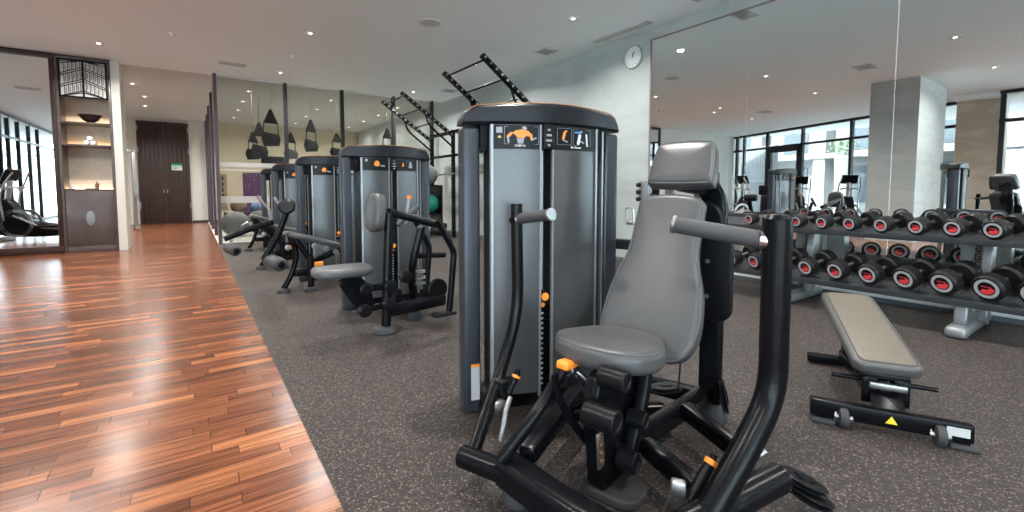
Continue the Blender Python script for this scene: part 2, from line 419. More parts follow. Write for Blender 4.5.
# left wall (y = 10.9) with the framed mirror and the display cabinet, pier beside it
slab('wall_left', (-9.3, 11.45, 0), (-1.03, 11.6, H), 'cream')
struct(MB().b2((-1.14, 10.9, 0), (-1.02, 11.45, H)).build('wall_pier', 'cream', smooth=0), 'narrow cream wall end beside the display cabinet')
m = MB(); m.b2((-3.5, 10.93, 0), (-1.885, 11.45, 0.13)); 
slab('wall_left_side', (-9.3, 10.98, 0), (-3.45, 11.45, H), 'cream')
t = empty('framed_mirror', (-2.65, 10.95, 0), 0, 'tall dark framed mirror reflecting exercise bikes, left of the display cabinet', 'mirror')
T_ = -t.location.x
m = MB(Matrix.Translation((T_, -10.95, 0)))
m.b2((-3.45, 10.9, 0.0), (-1.87, 10.98, 0.13), 0.005); m.b2((-3.45, 10.9, 3.33), (-1.87, 10.98, 3.415), 0.005)
m.b2((-1.93, 10.905, 0.12), (-1.87, 10.98, 3.34), 0.005); m.b2((-3.45, 10.905, 0.12), (-3.39, 10.98, 3.34), 0.005); m.b2((-2.06+0.0, 10.955, 0.12), (-2.045, 10.975, 0.13))
m.build('mirror_frame', 'dark_wood', t)
MB(Matrix.Translation((T_, -10.95, 0))).b2((-3.39, 10.945, 0.13), (-1.93, 10.965, 3.33)).build('glass', 'mirror', t, smooth=0)
# lobby walls, door
slab('wall_lobby', (-3.0, 18.8, 0), (5.6, 18.95, H), 'cream')
slab('baseboard_lobby', (-0.04, 18.78, 0), (0.42, 18.8, 0.07), 'mullion')
slab('wall_lobby_left', (-3.0, 11.6, 0), (-2.9, 18.8, H), 'white_wall')
d = empty('door_1', (-0.71, 18.74, 0)); struct(d, 'tall dark panelled double door at the end of the lobby')
m = MB(); m.b2((-0.70, -0.05, 0), (-0.65, 0.06, 3.3)); m.b2((0.60, -0.05, 0), (0.65, 0.06, 3.3)); m.b2((-0.70, -0.05, 3.24), (0.65, 0.06, 3.3)); m.build('door_frame', 'dark_wood', d)
for sx in (0, 1):
    m = MB(); x0 = -0.65 + sx * 0.625
    m.b2((x0, -0.01, 0.01), (x0 + 0.62, 0.04, 3.24))
    for k in range(5): m.b2((x0 + 0.03 + k * 0.12, -0.022, 0.02), (x0 + 0.12 + k * 0.12, -0.005, 3.22), 0.004)
    lf = m.build('door_leaf', 'dark_wood', d)
    m = MB(); xh = -0.07 + sx * 0.1
    m.cyl((xh, -0.06, 1.0), (xh, -0.06, 1.12), 0.012); m.cyl((xh, -0.06, 1.06), (xh, 0.0, 1.06), 0.008); m.build('door_handle', 'chrome', lf)
m = MB()
for z in (0.5, 2.3, 3.0):
    for x in (-0.68, 0.63): m.b2((x - 0.015, -0.065, z), (x + 0.015, -0.05, z + 0.16))
m.build('hinge', 'steel', d)
sg = MB(Matrix.Translation((-0.41, 18.7, 0)))
sg.use('white_print').b2((-0.14, -0.005, 1.75), (0.14, 0.005, 1.96)); sg.use('sign_green').b2((-0.14, -0.009, 1.90), (0.14, -0.004, 1.96)); sg.b2((-0.11, -0.009, 1.79), (-0.01, -0.004, 1.88))
sg.b2((0.01, -0.008, 1.84), (0.12, -0.004, 1.85)); sg.b2((0.01, -0.008, 1.81), (0.10, -0.004, 1.82))
sg.use('white_print').b2((-0.075, -0.011, 1.80), (-0.045, -0.006, 1.87)); sg.b2((-0.095, -0.011, 1.825), (-0.025, -0.006, 1.845))
o = sg.build('door_sign', None, None, smooth=0); tag(o, 'green and white notice with a cross on the dark double door', 'sign')

# glass studio partition: fins along the walkway, posts across the room
posts = []
for i, y in enumerate((11.02, 13.2, 15.3, 17.1, 18.6)):
    o = MB().b2((0.395, y - 0.09, 0), (0.455, y + 0.09, H)).build('trim_%d' % (10 + i), 'fin', smooth=0); struct(o)
for i, x in enumerate((1.72, 2.92, 4.16, 5.2)):
    o = MB().b2((x - 0.035, 11.06, 0), (x + 0.035, 11.16, H)).build('trim_%d' % (20 + i), 'mullion', smooth=0); struct(o)
slab('trim_30', (0.455, 11.08, H - 0.03), (5.5, 11.14, H), 'vent_white')
xs = [0.455, 1.685, 1.755, 2.885, 2.955, 4.125, 4.195, 5.165]
for i in range(0, 8, 2):
    w = empty('window_%d' % (1 + i // 2), ((xs[i] + xs[i + 1]) / 2, 11.1, 0)); struct(w, 'glass studio partition pane with two frosted bands')
    hw = (xs[i + 1] - xs[i]) / 2
    MB().b2((-hw, -0.006, 0.02), (hw, 0.006, H - 0.03)).build('pane', 'studio_glass', w, smooth=0)
    for z0, z1 in ((1.58, 1.67), (1.50, 1.53), (0.83, 0.97)):
        MB().b2((-hw, -0.009, z0), (hw, -0.007, z1)).build('frosted_band', 'frost', w, smooth=0)
sy = [11.11, 13.11, 13.29, 15.21, 15.39, 17.01]
for i in range(0, 6, 2):
    w = empty('window_%d' % (6 + i // 2), (0.425, (sy[i] + sy[i + 1]) / 2, 0)); struct(w)
    hw = (sy[i + 1] - sy[i]) / 2
    MB().b2((-0.006, -hw, 0.02), (0.006, hw, H - 0.03)).build('pane', 'studio_glass', w, smooth=0)

# window walls on the far side of the room (seen in the mirrors)
def glazed(i0, p0, p1, xs_, transom, label, door=None):
    p0 = Vector((*p0, 0)); p1 = Vector((*p1, 0)); Lg = (p1 - p0).length; a = math.atan2(p1.y - p0.y, p1.x - p0.x)
    w = empty('window_%d' % i0, p0, a); struct(w, label)
    m = MB(); m.b2((0, -0.05, 0), (Lg, 0.05, 0.08)); m.b2((0, -0.06, 3.34), (Lg, 0.06, H)); m.b2((0, -0.04, transom - 0.04), (Lg, 0.04, transom + 0.04))
    for x in xs_: m.b2((x - 0.045, -0.05, 0), (x + 0.045, 0.05, H))
    if door:
        x0, x1 = door; m.b2((x0 + 0.06, -0.05, 0), (x0 + 0.22, 0.05, transom)); m.b2((x1 - 0.22, -0.05, 0), (x1 - 0.06, 0.05, transom)); m.b2((x0, -0.05, transom - 0.22), (x1, 0.05, transom)); m.b2((x0, -0.05, 0.0), (x1, 0.05, 0.2))
        m.b2((x1 - 0.24, -0.12, 0.9), (x1 - 0.20, -0.06, 1.5))
    m.build('mullion', 'mullion', w, smooth=0)
    MB().b2((0, -0.004, 0.08), (Lg, 0.004, 3.34)).build('pane', 'glass', w, smooth=0)
glazed(11, (-4.6, -9), (-4.6, 2.3), [1.2, 4.2, 7.2, 8.3, 9.5, 10.5, 11.24], 2.72, 'dark framed window wall')
P0 = Vector((-5.5, 3.1)); dB = Vector((-0.375, 0.927))
def tB(y): return (y - 3.1) / 0.927
glazed(12, (-5.5, 3.1), (-8.7, 11.0), [0.06, tB(5.9), tB(7.65), tB(9.2), tB(10.4), 8.3], 2.78, 'dark framed window wall with a glass door', (tB(7.65), tB(9.2)))
slab('column_1', (-3.2, 2.95, 0), (-1.24, 3.78, H), 'column_stone')
slab('column_2', (-5.7, 2.3, 0), (-4.9, 3.1, H), 'beige_marble')
slab('trim_40', (-5.7, -9.2, 3.3), (-4.56, 3.1, H), 'ceiling_paint')
slab('wall_back', (0.6, -9.15, 0), (5.6, -9.0, H), 'cream')
glazed(13, (-4.6, -9.05), (0.6, -9.05), [0.06, 1.7, 3.4, 5.14], 2.72, 'added window wall behind the camera, letting in extra daylight')  # unseen glazing, added so more sky light reaches the room
# terrace and the white building outside
slab('ground_terrace', (-40, -30, -0.2), (-4.7, 40, -0.1), 'terrace_stone')
t = empty('apartment_building', (-16, 9, 0), 0.2, 'white building with balconies outside the window wall, reflected in the mirror', 'building')
m = MB(); m.b2((-4, -14, -0.1), (0, 14, 9)); 
for k in range(3):
    m.b2((-0.3, -14, 2.7 + 2.6 * k), (0.9, 14, 2.95 + 2.6 * k))
for k in range(8): m.b2((0, -13.6 + 3.6 * k, 0), (0.8, -13.0 + 3.6 * k, 9))
m.build('wall', 'building', t, smooth=0)
for k in range(8):
    for j in range(3):
        m = MB(); m.b2((0.0, -12.2 + 3.6 * k, 0.5 + 2.6 * j), (0.03, -10.8 + 3.6 * k, 2.3 + 2.6 * j)); m.build('window', 'building_window', t, smooth=0)
t = empty('louvre_screen', (-10.6, 11.2, 0), 0.4, 'grey slatted privacy screen outside the glass door, reflected in the mirror', 'screen')
m = MB()
for k in range(26): m.b2((-0.02, -1.6 + k * 0.125, 0), (0.02, -1.5 + k * 0.125, 3.1))
m.b2((-0.04, -1.65, 1.45), (0.04, 1.65, 1.6)); m.build('slat', 'louvre', t, smooth=0)
MB().b2((-0.05, -1.7, -0.1), (0.05, 1.7, 0.08)).build('base_rail', 'louvre', t, smooth=0)
for k, (x, y) in enumerate(((-13.6, 6.0), (-13.8, 8.6))):
    t = empty('planter', (x, y, 3.4 - 3.4), 0, ['leafy bush in a tall white planter, left of the two in the mirror', 'leafy bush in a tall white planter, right of the two in the mirror'][k], 'plant', 'planters on the terrace')
    MB().lathe([(0.25, -0.1), (0.35, 2.6), (0.32, 2.6), (0.3, 2.5)], n=20).build('pot', 'building', t)
    m = MB(); rr = random.Random(k)
    for q in range(260):
        a = rr.uniform(0, 2 * PI); e = rr.uniform(0, 1); rad = rr.uniform(0.1, 0.6)
        c = Vector((math.cos(a) * rad, math.sin(a) * rad, 2.7 + e * 0.7)); v = Vector((rr.uniform(-1, 1), rr.uniform(-1, 1), rr.uniform(-1, 1))).normalized() * 0.09
        w_ = v.cross(Vector((0.3, 0.5, 1))).normalized() * 0.035
        m.add([c - v, c + w_, c + v, c - w_], [[0, 1, 2, 3]])
    m.build('foliage', 'leaf', t)

# ceiling fittings
def downlight():
    t = empty('ceiling_light', (0, 0, H))
    MB().lathe([(0.055, -0.002), (0.052, -0.012), (0.075, -0.012), (0.082, -0.004), (0.082, 0.0)], n=28, caps=False).build('bezel', 'fixture_white', t)
    MB().lathe([(0.055, -0.002), (0.05, -0.006), (0.03, -0.0065)], n=24).build('reflector', 'bronze', t)
    MB().lathe([(0.028, -0.007), (0.022, -0.012)], n=20).build('bulb', 'lamp', t)
    return t
dl = downlight(); first = True
LP = [(1.5, 7.35), (1.5, 10.13), (4.35, 10.28), (4.35, 7.4), (4.3, 4.7), (1.35, 4.76), (-1.3, 4.9), (1.43, 1.93), (4.35, 1.95), (-1.5, 1.95), (-1.3, 7.3),
      (-1.14, 9.77), (1.43, -0.9), (4.35, -0.9), (-1.5, -0.9), (-4.0, 7.8), (1.43, -4), (4.35, -4), (-1.5, -4), (-1.83, 7.8)]
SP = [(1.15, 12.44), (1.15, 13.95), (1.15, 15.5), (1.15, 17.2), (3.0, 12.46), (3.0, 14.06), (3.0, 15.6), (3.0, 17.4), (4.8, 12.5), (4.8, 14.1), (4.8, 15.6), (4.8, 17.4), (-1.0, 13.0), (-1.0, 16.2), (-0.9, 14.6)]
for i, (x, y) in enumerate(LP + SP):
    o = dl if i == 0 else copy_tree(dl)
    o.location = (x, y, H)
    LL = ['downlight above the walkway edge, nearest the top left of the view', 'downlight just before the second glass partition post', 'downlight at the far end above the slanted ladder rails', 'downlight above the climbing rig, right of the flat speaker',
          'downlight by the slot vent, nearest the wall clock', 'downlight reflected high in the mirror right of the head pad', 'downlight reflected above the tall windows in the mirror', 'downlight reflected near the top right edge of the mirror',
          'downlight over the bench near the mirror', 'downlight reflected right of the stone column', 'downlight reflected left of the tall windows in the mirror', 'downlight in front of the display cabinet',
          'downlight overhead behind the camera, middle row', 'downlight overhead behind the camera, mirror side row', 'downlight overhead behind the camera, window side row', 'downlight over the elliptical trainers by the windows',
          'rearmost downlight of the middle row', 'rearmost downlight of the mirror side row', 'rearmost downlight of the window side row', 'downlight reflected in the dark framed mirror']
    SL = ['%s studio downlight in the %s row behind the glass' % (q, w_) for w_ in ('left', 'middle', 'right') for q in ('nearest', 'second', 'third', 'farthest')] + ['lobby downlight nearest the cream wall end', 'lobby downlight nearest the dark double door', 'lobby downlight halfway to the dark double door']
    if y > 11: tag(o, SL[i - len(LP)], 'ceiling light', 'downlights beyond the glass partition')
    else: tag(o, LL[i], 'ceiling light', 'downlights in the gym ceiling')
    ld = bpy.data.lights.new('downlight', 'AREA'); ld.shape = 'DISK'; ld.size = 0.09; ld.energy = DOWNLIGHT_POWER * (0.5 if y > 11 and x > 0 else 1.3 if y > 11 else 1); ld.color = (1, 0.96, 0.91); ld.spread = R(150)
    lo = bpy.data.objects.new('downlight', ld); C.objects.link(lo); lo.location = (x, y, H - 0.02)
def vent(x, y, sx, sy, slats, label):
    t = empty('ceiling_vent', (x, y, H), 0, label, 'vent', 'ceiling vents')
    m = MB(); fw = 0.03
    m.b2((-sx/2, -sy/2, -0.012), (sx/2, -sy/2 + fw, 0)); m.b2((-sx/2, sy/2 - fw, -0.012), (sx/2, sy/2, 0)); m.b2((-sx/2, -sy/2, -0.012), (-sx/2 + fw, sy/2, 0)); m.b2((sx/2 - fw, -sy/2, -0.012), (sx/2, sy/2, 0))
    m.build('vent_frame', 'vent_white', t, smooth=0)
    MB().b2((-sx/2 + fw, -sy/2 + fw, -0.003), (sx/2 - fw, sy/2 - fw, 0)).build('backing', 'black', t, smooth=0)
    m = MB()
    for k in range(slats):
        if sx > sy: yy = -sy/2 + fw + (sy - 2*fw) * (k + .5) / slats; m.b2((-sx/2 + fw, yy - 0.006, -0.012), (sx/2 - fw, yy + 0.006, -0.003))
        else: xx = -sx/2 + fw + (sx - 2*fw) * (k + .5) / slats; m.b2((xx - 0.006, -sy/2 + fw, -0.012), (xx + 0.006, sy/2 - fw, -0.003))
    m.build('slat', 'vent_white', t, smooth=0)
vent(0.68, 9.95, 0.42, 0.2, 5, 'ceiling vent nearest the first dark glass partition post')
vent(4.92, 6.05, 0.3, 0.3, 5, 'square ceiling vent above the wall near the large weight machine')
vent(5.24, 4.7, 0.12, 1.05, 3, 'long narrow slot vent in the ceiling beside the wall clock')
vent(4.97, 3.3, 0.42, 0.22, 6, 'ceiling vent above the mirror at the top edge of the view')
vent(0.5, 3.35, 0.42, 0.3, 6, 'ceiling vent reflected in the middle of the wall mirror')
vent(-3.0, 6.9, 0.42, 0.3, 6, 'ceiling vent reflected in the mirror near the tall windows')
vent(5.0, 9.7, 0.3, 0.3, 5, 'small ceiling vent at the far end over the climbing frame')
t = empty('ceiling_speaker', (2.78, 5.95, H), 0, 'round white flat speaker in the ceiling above the first row machine', 'speaker')
MB().lathe([(0.0005, -0.008), (0.07, -0.009), (0.135, -0.008)], n=32, caps=False).build('grille', 'vent_white', t)
MB().lathe([(0.135, -0.012), (0.155, -0.010), (0.16, 0)], n=32, caps=False).build('rim', 'fixture_white', t)
def spot(x, y, label):
    t = empty('ceiling_sensor', (x, y, H), 0, label, 'sensor', 'white ceiling sensors')
    MB().lathe([(0.05, 0), (0.05, -0.012), (0.035, -0.03), (0.03, -0.055), (0.012, -0.07)], n=20).build('housing', 'fixture_white', t)
spot(-0.17, 8.53, 'small white ceiling sensor above the wood walkway'); spot(1.48, 8.75, 'small white ceiling sensor near the hanging harnesses')

# wall clock
t = empty('wall_clock', (5.5, 4.66, 3.09), 0, 'round white wall clock with a silver rim on the stone wall', 'clock')
MB().lathe([(0.165, 0), (0.175, 0.02), (0.168, 0.04), (0.155, 0.038), (0.153, 0.02)], axis=(-1, 0, 0), n=40, caps=False).build('rim', 'silver', t)
MB().lathe([(0.0005, 0.026), (0.153, 0.025)], axis=(-1, 0, 0), n=40, caps=False).build('clock_face', 'clock_face', t, smooth=0)
m = MB()
for k in range(12):
    a = k * PI / 6; c = Vector((-0.028, -math.sin(a) * 0.125, math.cos(a) * 0.125)); m.bar(c + Vector((0, math.sin(a) * 0.012, -math.cos(a) * 0.012)), c - Vector((0, math.sin(a) * 0.012, -math.cos(a) * 0.012)), 0.006, 0.003)
m.build('hour_mark', 'black_plastic', t)
MB().bar((-0.031, 0, -0.01), (-0.031, 0.0, 0.075), 0.009, 0.002).build('hour_hand', 'black_plastic', t)
MB().bar((-0.033, 0, -0.01), (-0.033, -0.045, 0.10), 0.006, 0.002).build('minute_hand', 'black_plastic', t)

# ================================================================= DISPLAY CABINET
t = empty('display_cabinet', (-1.51, 10.9, 0), 0, 'dark wood display cabinet with lit niche shelves and a lattice top panel', 'cabinet')
m = MB()
m.b2((-0.355, 0.0, 0), (-0.315, 0.5, 3.41), 0.004); m.b2((0.325, 0.0, 0), (0.365, 0.5, 3.41), 0.004); m.b2((-0.355, 0.0, 3.36), (0.365, 0.5, 3.41), 0.004); m.b2((-0.32, 0.01, 0.0), (0.33, 0.5, 0.1), 0.004)
m.build('body', 'cabinet_wood', t)
MB().b2((-0.315, 0.46, 0.1), (0.325, 0.5, 3.36)).build('back_panel', 'niche', t, smooth=0)
for z in (1.12, 1.9, 2.29):
    s_ = MB().b2((-0.315, 0.02, z - 0.03), (0.325, 0.46, z), 0.003).build('shelf', 'cabinet_wood', t)
    if z < 2.5:
        MB().b2((-0.30, 0.42, z + 0.002), (0.31, 0.435, z + 0.008)).build('light_strip', 'strip', s_, smooth=0)
m = MB()
m.b2((-0.315, 0.01, 2.70), (-0.285, 0.03, 3.36)); m.b2((0.295, 0.01, 2.70), (0.325, 0.03, 3.36)); m.b2((-0.315, 0.01, 2.70), (0.325, 0.03, 2.73)); m.b2((-0.315, 0.01, 3.33), (0.325, 0.03, 3.36)); m.b2((-0.008, 0.008, 2.72), (0.018, 0.03, 3.34))
for j in range(4):
    for sgn in (-1, 1):
        for dz in (0, 0.035):
            z0 = 2.80 + j * 0.2 + dz; 
            if z0 - 0.13 < 2.70: p1 = (0.005 + sgn * 0.29, 0.02, max(2.72, z0 - 0.13))
            p0 = (0.005, 0.02, min(z0, 3.34)); p1 = (0.005 + sgn * 0.29, 0.02, max(2.72, z0 - 0.13))
            m.bar(p0, p1, 0.012, 0.012)
        for k in range(5):
            xx = 0.005 + sgn * (0.035 + 0.052 * k); zb = 2.84 + j * 0.2 - 0.13 * abs(xx) / 0.29; zt = min(zb + 0.155, 3.33)
            if zt - zb > 0.03:
                m.bar((xx, 0.02, max(zb, 2.72)), (xx, 0.02, zt), 0.008, 0.008)
                m.bar((xx + 0.02, 0.02, max(zb, 2.72) + 0.03), (xx + 0.02, 0.02, zt - 0.03), 0.006, 0.006)
m.build('lattice_panel', 'black_plastic', t)
MB().b2((-0.315, 0.036, 2.70), (0.325, 0.05, 3.36)).build('lattice_backing', 'towel', t, smooth=0)
dr = MB().b2((-0.312, 0.02, 0.1), (0.322, 0.045, 1.085), 0.004)
dr.b2((-0.27, 0.012, 0.15), (0.28, 0.022, 1.03), 0.004); dd = dr.build('door', 'cabinet_wood', t)
MB(Matrix.Translation((0.005, 0.005, 0.6)) @ Matrix.Diagonal((0.06, 1, 0.13, 1))).lathe([(0.6, 0), (1.0, 0.01), (0.0, 0.02)], axis=(0, -1, 0), n=28).build('medallion', 'rack_grey', dd)
def lath(name, prof, loc, mt, label, cat, n=28):
    o = MB().lathe(prof, n=n, caps=True).build(name, mt); o.location = loc; return tag(o, label, cat)
lath('bowl', [(0.05, 0), (0.055, 0.015), (0.12, 0.06), (0.165, 0.13), (0.175, 0.145), (0.165, 0.143), (0.11, 0.07), (0.03, 0.03)], (-1.46, 11.08, 2.29), 'bowl', 'dark polished bowl on the top niche shelf', 'bowl')
for i, (x, y, z) in enumerate(((-1.52, 11.05, 1.94), (-1.43, 11.05, 1.94), (-1.475, 11.05, 2.015))):
    m = MB(); m.cyl((0, -0.09, 0), (0, 0.09, 0), 0.04, n=18, bev=0.008); o = m.build('rolled_towel', 'towel'); o.location = (x, y, z)
    tag(o, ['white rolled towel at the lower left of the niche stack', 'white rolled towel at the lower right of the niche stack', 'white rolled towel on top of the niche stack'][i], 'towel', 'rolled towels in the niche')
lath('small_bottle', [(0.028, 0), (0.03, 0.01), (0.03, 0.08), (0.012, 0.1), (0.012, 0.125)], (-1.42, 11.08, 1.12), 'bronze', 'small amber bottle standing on the lower niche shelf', 'bottle', 18)
lath('small_dish', [(0.06, 0), (0.09, 0.012), (0.085, 0.016)], (-1.50, 11.0, 1.12), 'towel', 'small white dish on the lower niche shelf beside the bottle', 'dish', 20)
lath('candle_glass', [(0.025, 0), (0.03, 0.07), (0.028, 0.07), (0.02, 0.02)], (-1.74, 11.02, 1.12), 'fixture_white', 'small white candle glass at the left end of the lower niche shelf', 'candle', 18)

# ================================================================= WEIGHT TOWER (part of each machine)
def tower(root, M, W=0.87, full=True, lay=(0.165, 0.395, 0.485, 0.70), zc=1.395):
    a0, a1, b0, b1 = lay; xc = (a1 + b0) / 2
    B = 0.125
    def yf(x): u = (x - W / 2) / (W / 2); return -B * (1 - u * u)
    def yb(x): u = (x - W / 2) / (W / 2); return 0.09 + 0.09 * (1 - u * u)
    N = 28; rings = []
    for i in range(N + 1):
        u = i / N; x = W * (0.5 - 0.5 * math.cos(PI * u))
        e = min(x, W - x); rr = 0.075
        dz = 0 if e > rr else rr - math.sqrt(max(0, rr * rr - (rr - e) ** 2))
        zt = 1.492 + 0.02 * math.sin(PI * x / W) - dz; z0 = zc; a = yf(x) - 0.012; c = yb(x) + 0.005; bv = 0.012 if e > 0.002 else 0.003
        rings.append([(x, a + bv, z0), (x, a, z0 + bv), (x, a, zt - bv), (x, a + bv, zt), (x, c - bv, zt), (x, c, zt - bv), (x, c, z0 + bv), (x, c - bv, z0)])
    cap = MB(M).loft(rings).build('top_cap', 'cap_black', root)
    pts = []
    for i in range(3, N - 2):
        x = W * (0.5 - 0.5 * math.cos(PI * i / N)); pts.append((x, yf(x) - 0.004, 1.4935 + 0.02 * math.sin(PI * x / W) - (0.075 - math.sqrt(max(0, 0.075**2 - max(0, 0.075 - min(x, W - x))**2)))))
    MB(M).tube(pts, 0.0018, n=6).build('orange_rim', 'orange_dull', cap)
    for x0, x1 in ((0, 0.088), (W - 0.088, W)):
        m = MB(M); m.box(((x0 + x1) / 2, 0.035, 0.70), (0.088, 0.10, 1.40), 0.02, seg=4)
        if x0 == 0: m.b2((0.0, 0.0, 0.0), (0.088, 0.09, 0.03), 0.01)
        m.build('column', 'tower_metal', root)
    def sheet(x0, x1, z0, z1, off, th=0.01, n=8, back=False):
        m = MB(M); rg = []
        for k in range(n + 1):
            x = x0 + (x1 - x0) * k / n; y = (yb(x) - off) if back else (yf(x) + off)
            rg.append([(x, y, z0), (x, y + th, z0), (x, y + th, z1), (x, y, z1)])
        m.loft(rg); return m
    sheet(a0, a1, 0.1, zc, 0.01).build('shroud_panel', 'panel_grey', root)
    sheet(b0, b1, 0.1, zc, 0.01).build('shroud_panel', 'panel_grey', root)
    for (x0, x1) in ((a0 - 0.012, a0), (a1, a1 + 0.009), (b0 - 0.008, b0), (b1, b1 + 0.013)):
        sheet(x0, x1, 0.08, zc + 0.003, 0.0, 0.02, 2).build('edge_strip', 'rack_grey', root)
    sheet(W - 0.115, W - 0.102, 0.05, zc + 0.003, 0.03, 0.02, 2).build('edge_strip', 'rack_grey', root)
    sheet(0.15, 0.70, 0.06, zc, 0.02, 0.01, back=True).build('rear_panel', 'panel_grey', root)
    m = MB(M); m.b2((0.086, -0.02, zc - 0.115), (a0 - 0.008, 0.10, zc + 0.01)); m.build('inner_frame', 'black_plastic', root)
    m = MB(M); m.b2((b1 + 0.01, -0.02, zc - 0.115), (W - 0.085, 0.10, zc + 0.01)); m.build('inner_frame', 'black_plastic', root)
    m = MB(M); m.b2((0.08, -0.03, 0.0), (W - 0.08, 0.12, 0.1), 0.01); m.build('base_box', 'black_plastic', root)
    # placards
    p1 = sheet(a0 + 0.004, a1 - 0.002, zc - 0.115, zc - 0.003, 0.004, 0.005).build('placard', 'black_plastic', root)
    p2 = sheet(b0 + 0.004, b1 - 0.002, zc - 0.115, zc - 0.003, 0.004, 0.005).build('placard', 'black_plastic', root)
    if full:
        def wx(x): return a0 + (x - 0.165) * (a1 - a0) / 0.23 if x < 0.44 else b0 + (x - 0.485) * (b1 - b0) / 0.215
        def at(x, z, o_=0.0015): return (wx(x), yf(wx(x)) + 0.004 - o_, z + zc - 1.375)
        def flat(pts2, mt, par, nm='pictogram', o_=0.0015):
            v = [at(x, z, o_) for x, z in pts2]; vb = [(a, b_ + 0.001, c) for a, b_, c in v]
            mm = MB(M).loft([v, vb]); return mm.build(nm, mt, par, smooth=0)
        def cap2(x0, z0, x1, z1, w):
            d_ = Vector((x1 - x0, z1 - z0)); L_ = d_.length; d_ /= L_; nn = Vector((-d_.y, d_.x)) * w / 2
            a = Vector((x0, z0)); b_ = Vector((x1, z1)); out = []
            for k in range(5): th = -PI/2 + PI * k / 4; out.append(b_ + d_ * (math.cos(th) * w / 2) + nn.normalized() * (math.sin(th) * w / 2))
            for k in range(5): th = PI/2 + PI * k / 4; out.append(a + d_ * (math.cos(th) * w / 2) + nn.normalized() * (math.sin(th) * w / 2))
            return [(q.x, q.y) for q in out]
        # muscle figure: orange torso with raised arms, grey limbs
        flat([(0.255, 1.335), (0.275, 1.347), (0.305, 1.352), (0.335, 1.345), (0.352, 1.33), (0.338, 1.318), (0.325, 1.322), (0.315, 1.31), (0.28, 1.312), (0.272, 1.325)], 'orange', p1)
        flat(cap2(0.25, 1.332, 0.235, 1.318, 0.014), 'orange', p1); flat(cap2(0.235, 1.315, 0.238, 1.29, 0.009), 'grey_print', p1)
        flat(cap2(0.35, 1.325, 0.352, 1.307, 0.012), 'orange', p1); flat(cap2(0.353, 1.303, 0.375, 1.312, 0.008), 'grey_print', p1)
        flat([(0.278, 1.309), (0.314, 1.309), (0.31, 1.285), (0.284, 1.285)], 'grey_print', p1)
        flat(cap2(0.312, 1.359, 0.322, 1.357, 0.014), 'grey_print', p1)
        for (a, b_, c_, d_) in ((0.218, 1.282, 0.388, 1.2835), (0.218, 1.364, 0.388, 1.3655)): flat([(a, b_), (c_, b_), (c_, d_), (a, d_)], 'grey_print', p1)
        for xx in (0.2175, 0.387): flat([(xx, 1.283), (xx + 0.0015, 1.283), (xx + 0.0015, 1.365), (xx, 1.365)], 'grey_print', p1)
        flat([(0.18, 1.335), (0.208, 1.335), (0.208, 1.362), (0.18, 1.362)], 'grey_print', p1); flat([(0.186, 1.312), (0.204, 1.312), (0.195, 1.324)], 'yellow', p1)
        flat(cap2(0.535, 1.345, 0.528, 1.315, 0.012), 'orange', p2); flat(cap2(0.54, 1.35, 0.543, 1.352, 0.009), 'orange', p2); flat(cap2(0.528, 1.308, 0.548, 1.3, 0.006), 'grey_print', p2)
        flat(cap2(0.61, 1.335, 0.602, 1.295, 0.014), 'white_print', p2); flat(cap2(0.615, 1.352, 0.617, 1.353, 0.012), 'grey_print', p2); flat(cap2(0.60, 1.31, 0.63, 1.30, 0.007), 'grey_print', p2); flat(cap2(0.645, 1.34, 0.65, 1.285, 0.008), 'white_print', p2)
        flat(cap2(0.588, 1.348, 0.612, 1.35, 0.01), 'blue_print', p2)
        for x0, x1 in ((0.50, 0.568), (0.576, 0.668)):
            for z in (1.285, 1.364): flat([(x0, z), (x1, z), (x1, z + 0.0012), (x0, z + 0.0012)], 'grey_print', p2)
            for xx in (x0, x1 - 0.001): flat([(xx, 1.285), (xx + 0.0012, 1.285), (xx + 0.0012, 1.365), (xx, 1.365)], 'grey_print', p2)
        def Tt(x, z): 
            x = wx(x); return M @ (Matrix.Translation((x, yf(x) + 0.0015, z + zc - 1.375)) @ Matrix.Rotation(R(90), 4, 'X'))
        text_obj('CHEST PRESS', 0.0135, Tt(0.305, 1.274), 'white_print', p1, bold=0.0003)
        text_obj('Life Fitness', 0.0145, Tt(0.585, 1.274), 'white_print', p2, shear=0.3, bold=0.0004)
    else:
        def pic(x, pts, mt): MB(M).pad(pts, 0.003, 0.0004, mtx((0, yf(x) + 0.003, zc - 1.375), (1, 0, 0), (0, 0, 1)), 1).build('pictogram', mt, p1)
        x = 0.29; pic(x, [(x - 0.028, 1.31), (x - 0.012, 1.298), (x + 0.012, 1.298), (x + 0.028, 1.31), (x + 0.022, 1.335), (x + 0.006, 1.35), (x - 0.01, 1.347), (x - 0.022, 1.335)], 'orange')
        x = 0.54; pic(x, [(x - 0.01, 1.30), (x + 0.012, 1.304), (x + 0.006, 1.34), (x - 0.004, 1.338)], 'orange')
        x = 0.335; pic(x, [(x - 0.02, 1.30), (x + 0.025, 1.292), (x + 0.03, 1.304), (x - 0.01, 1.312)], 'grey_print')
        x = 0.62; pic(x, [(x - 0.018, 1.29), (x + 0.02, 1.29), (x + 0.012, 1.345), (x - 0.006, 1.352)], 'grey_print')
        x = 0.20; pic(x, [(x - 0.012, 1.34), (x + 0.012, 1.34), (x + 0.012, 1.362), (x - 0.012, 1.362)], 'grey_print')
    # rep counter box
    m = MB(M); m.b2((a1 + 0.009, yf(xc) - 0.02, zc - 0.118), (b0 - 0.007, yf(xc) + 0.05, zc + 0.001), 0.006); bx = m.build('rep_counter', 'black_plastic', root)
    m = MB(M)
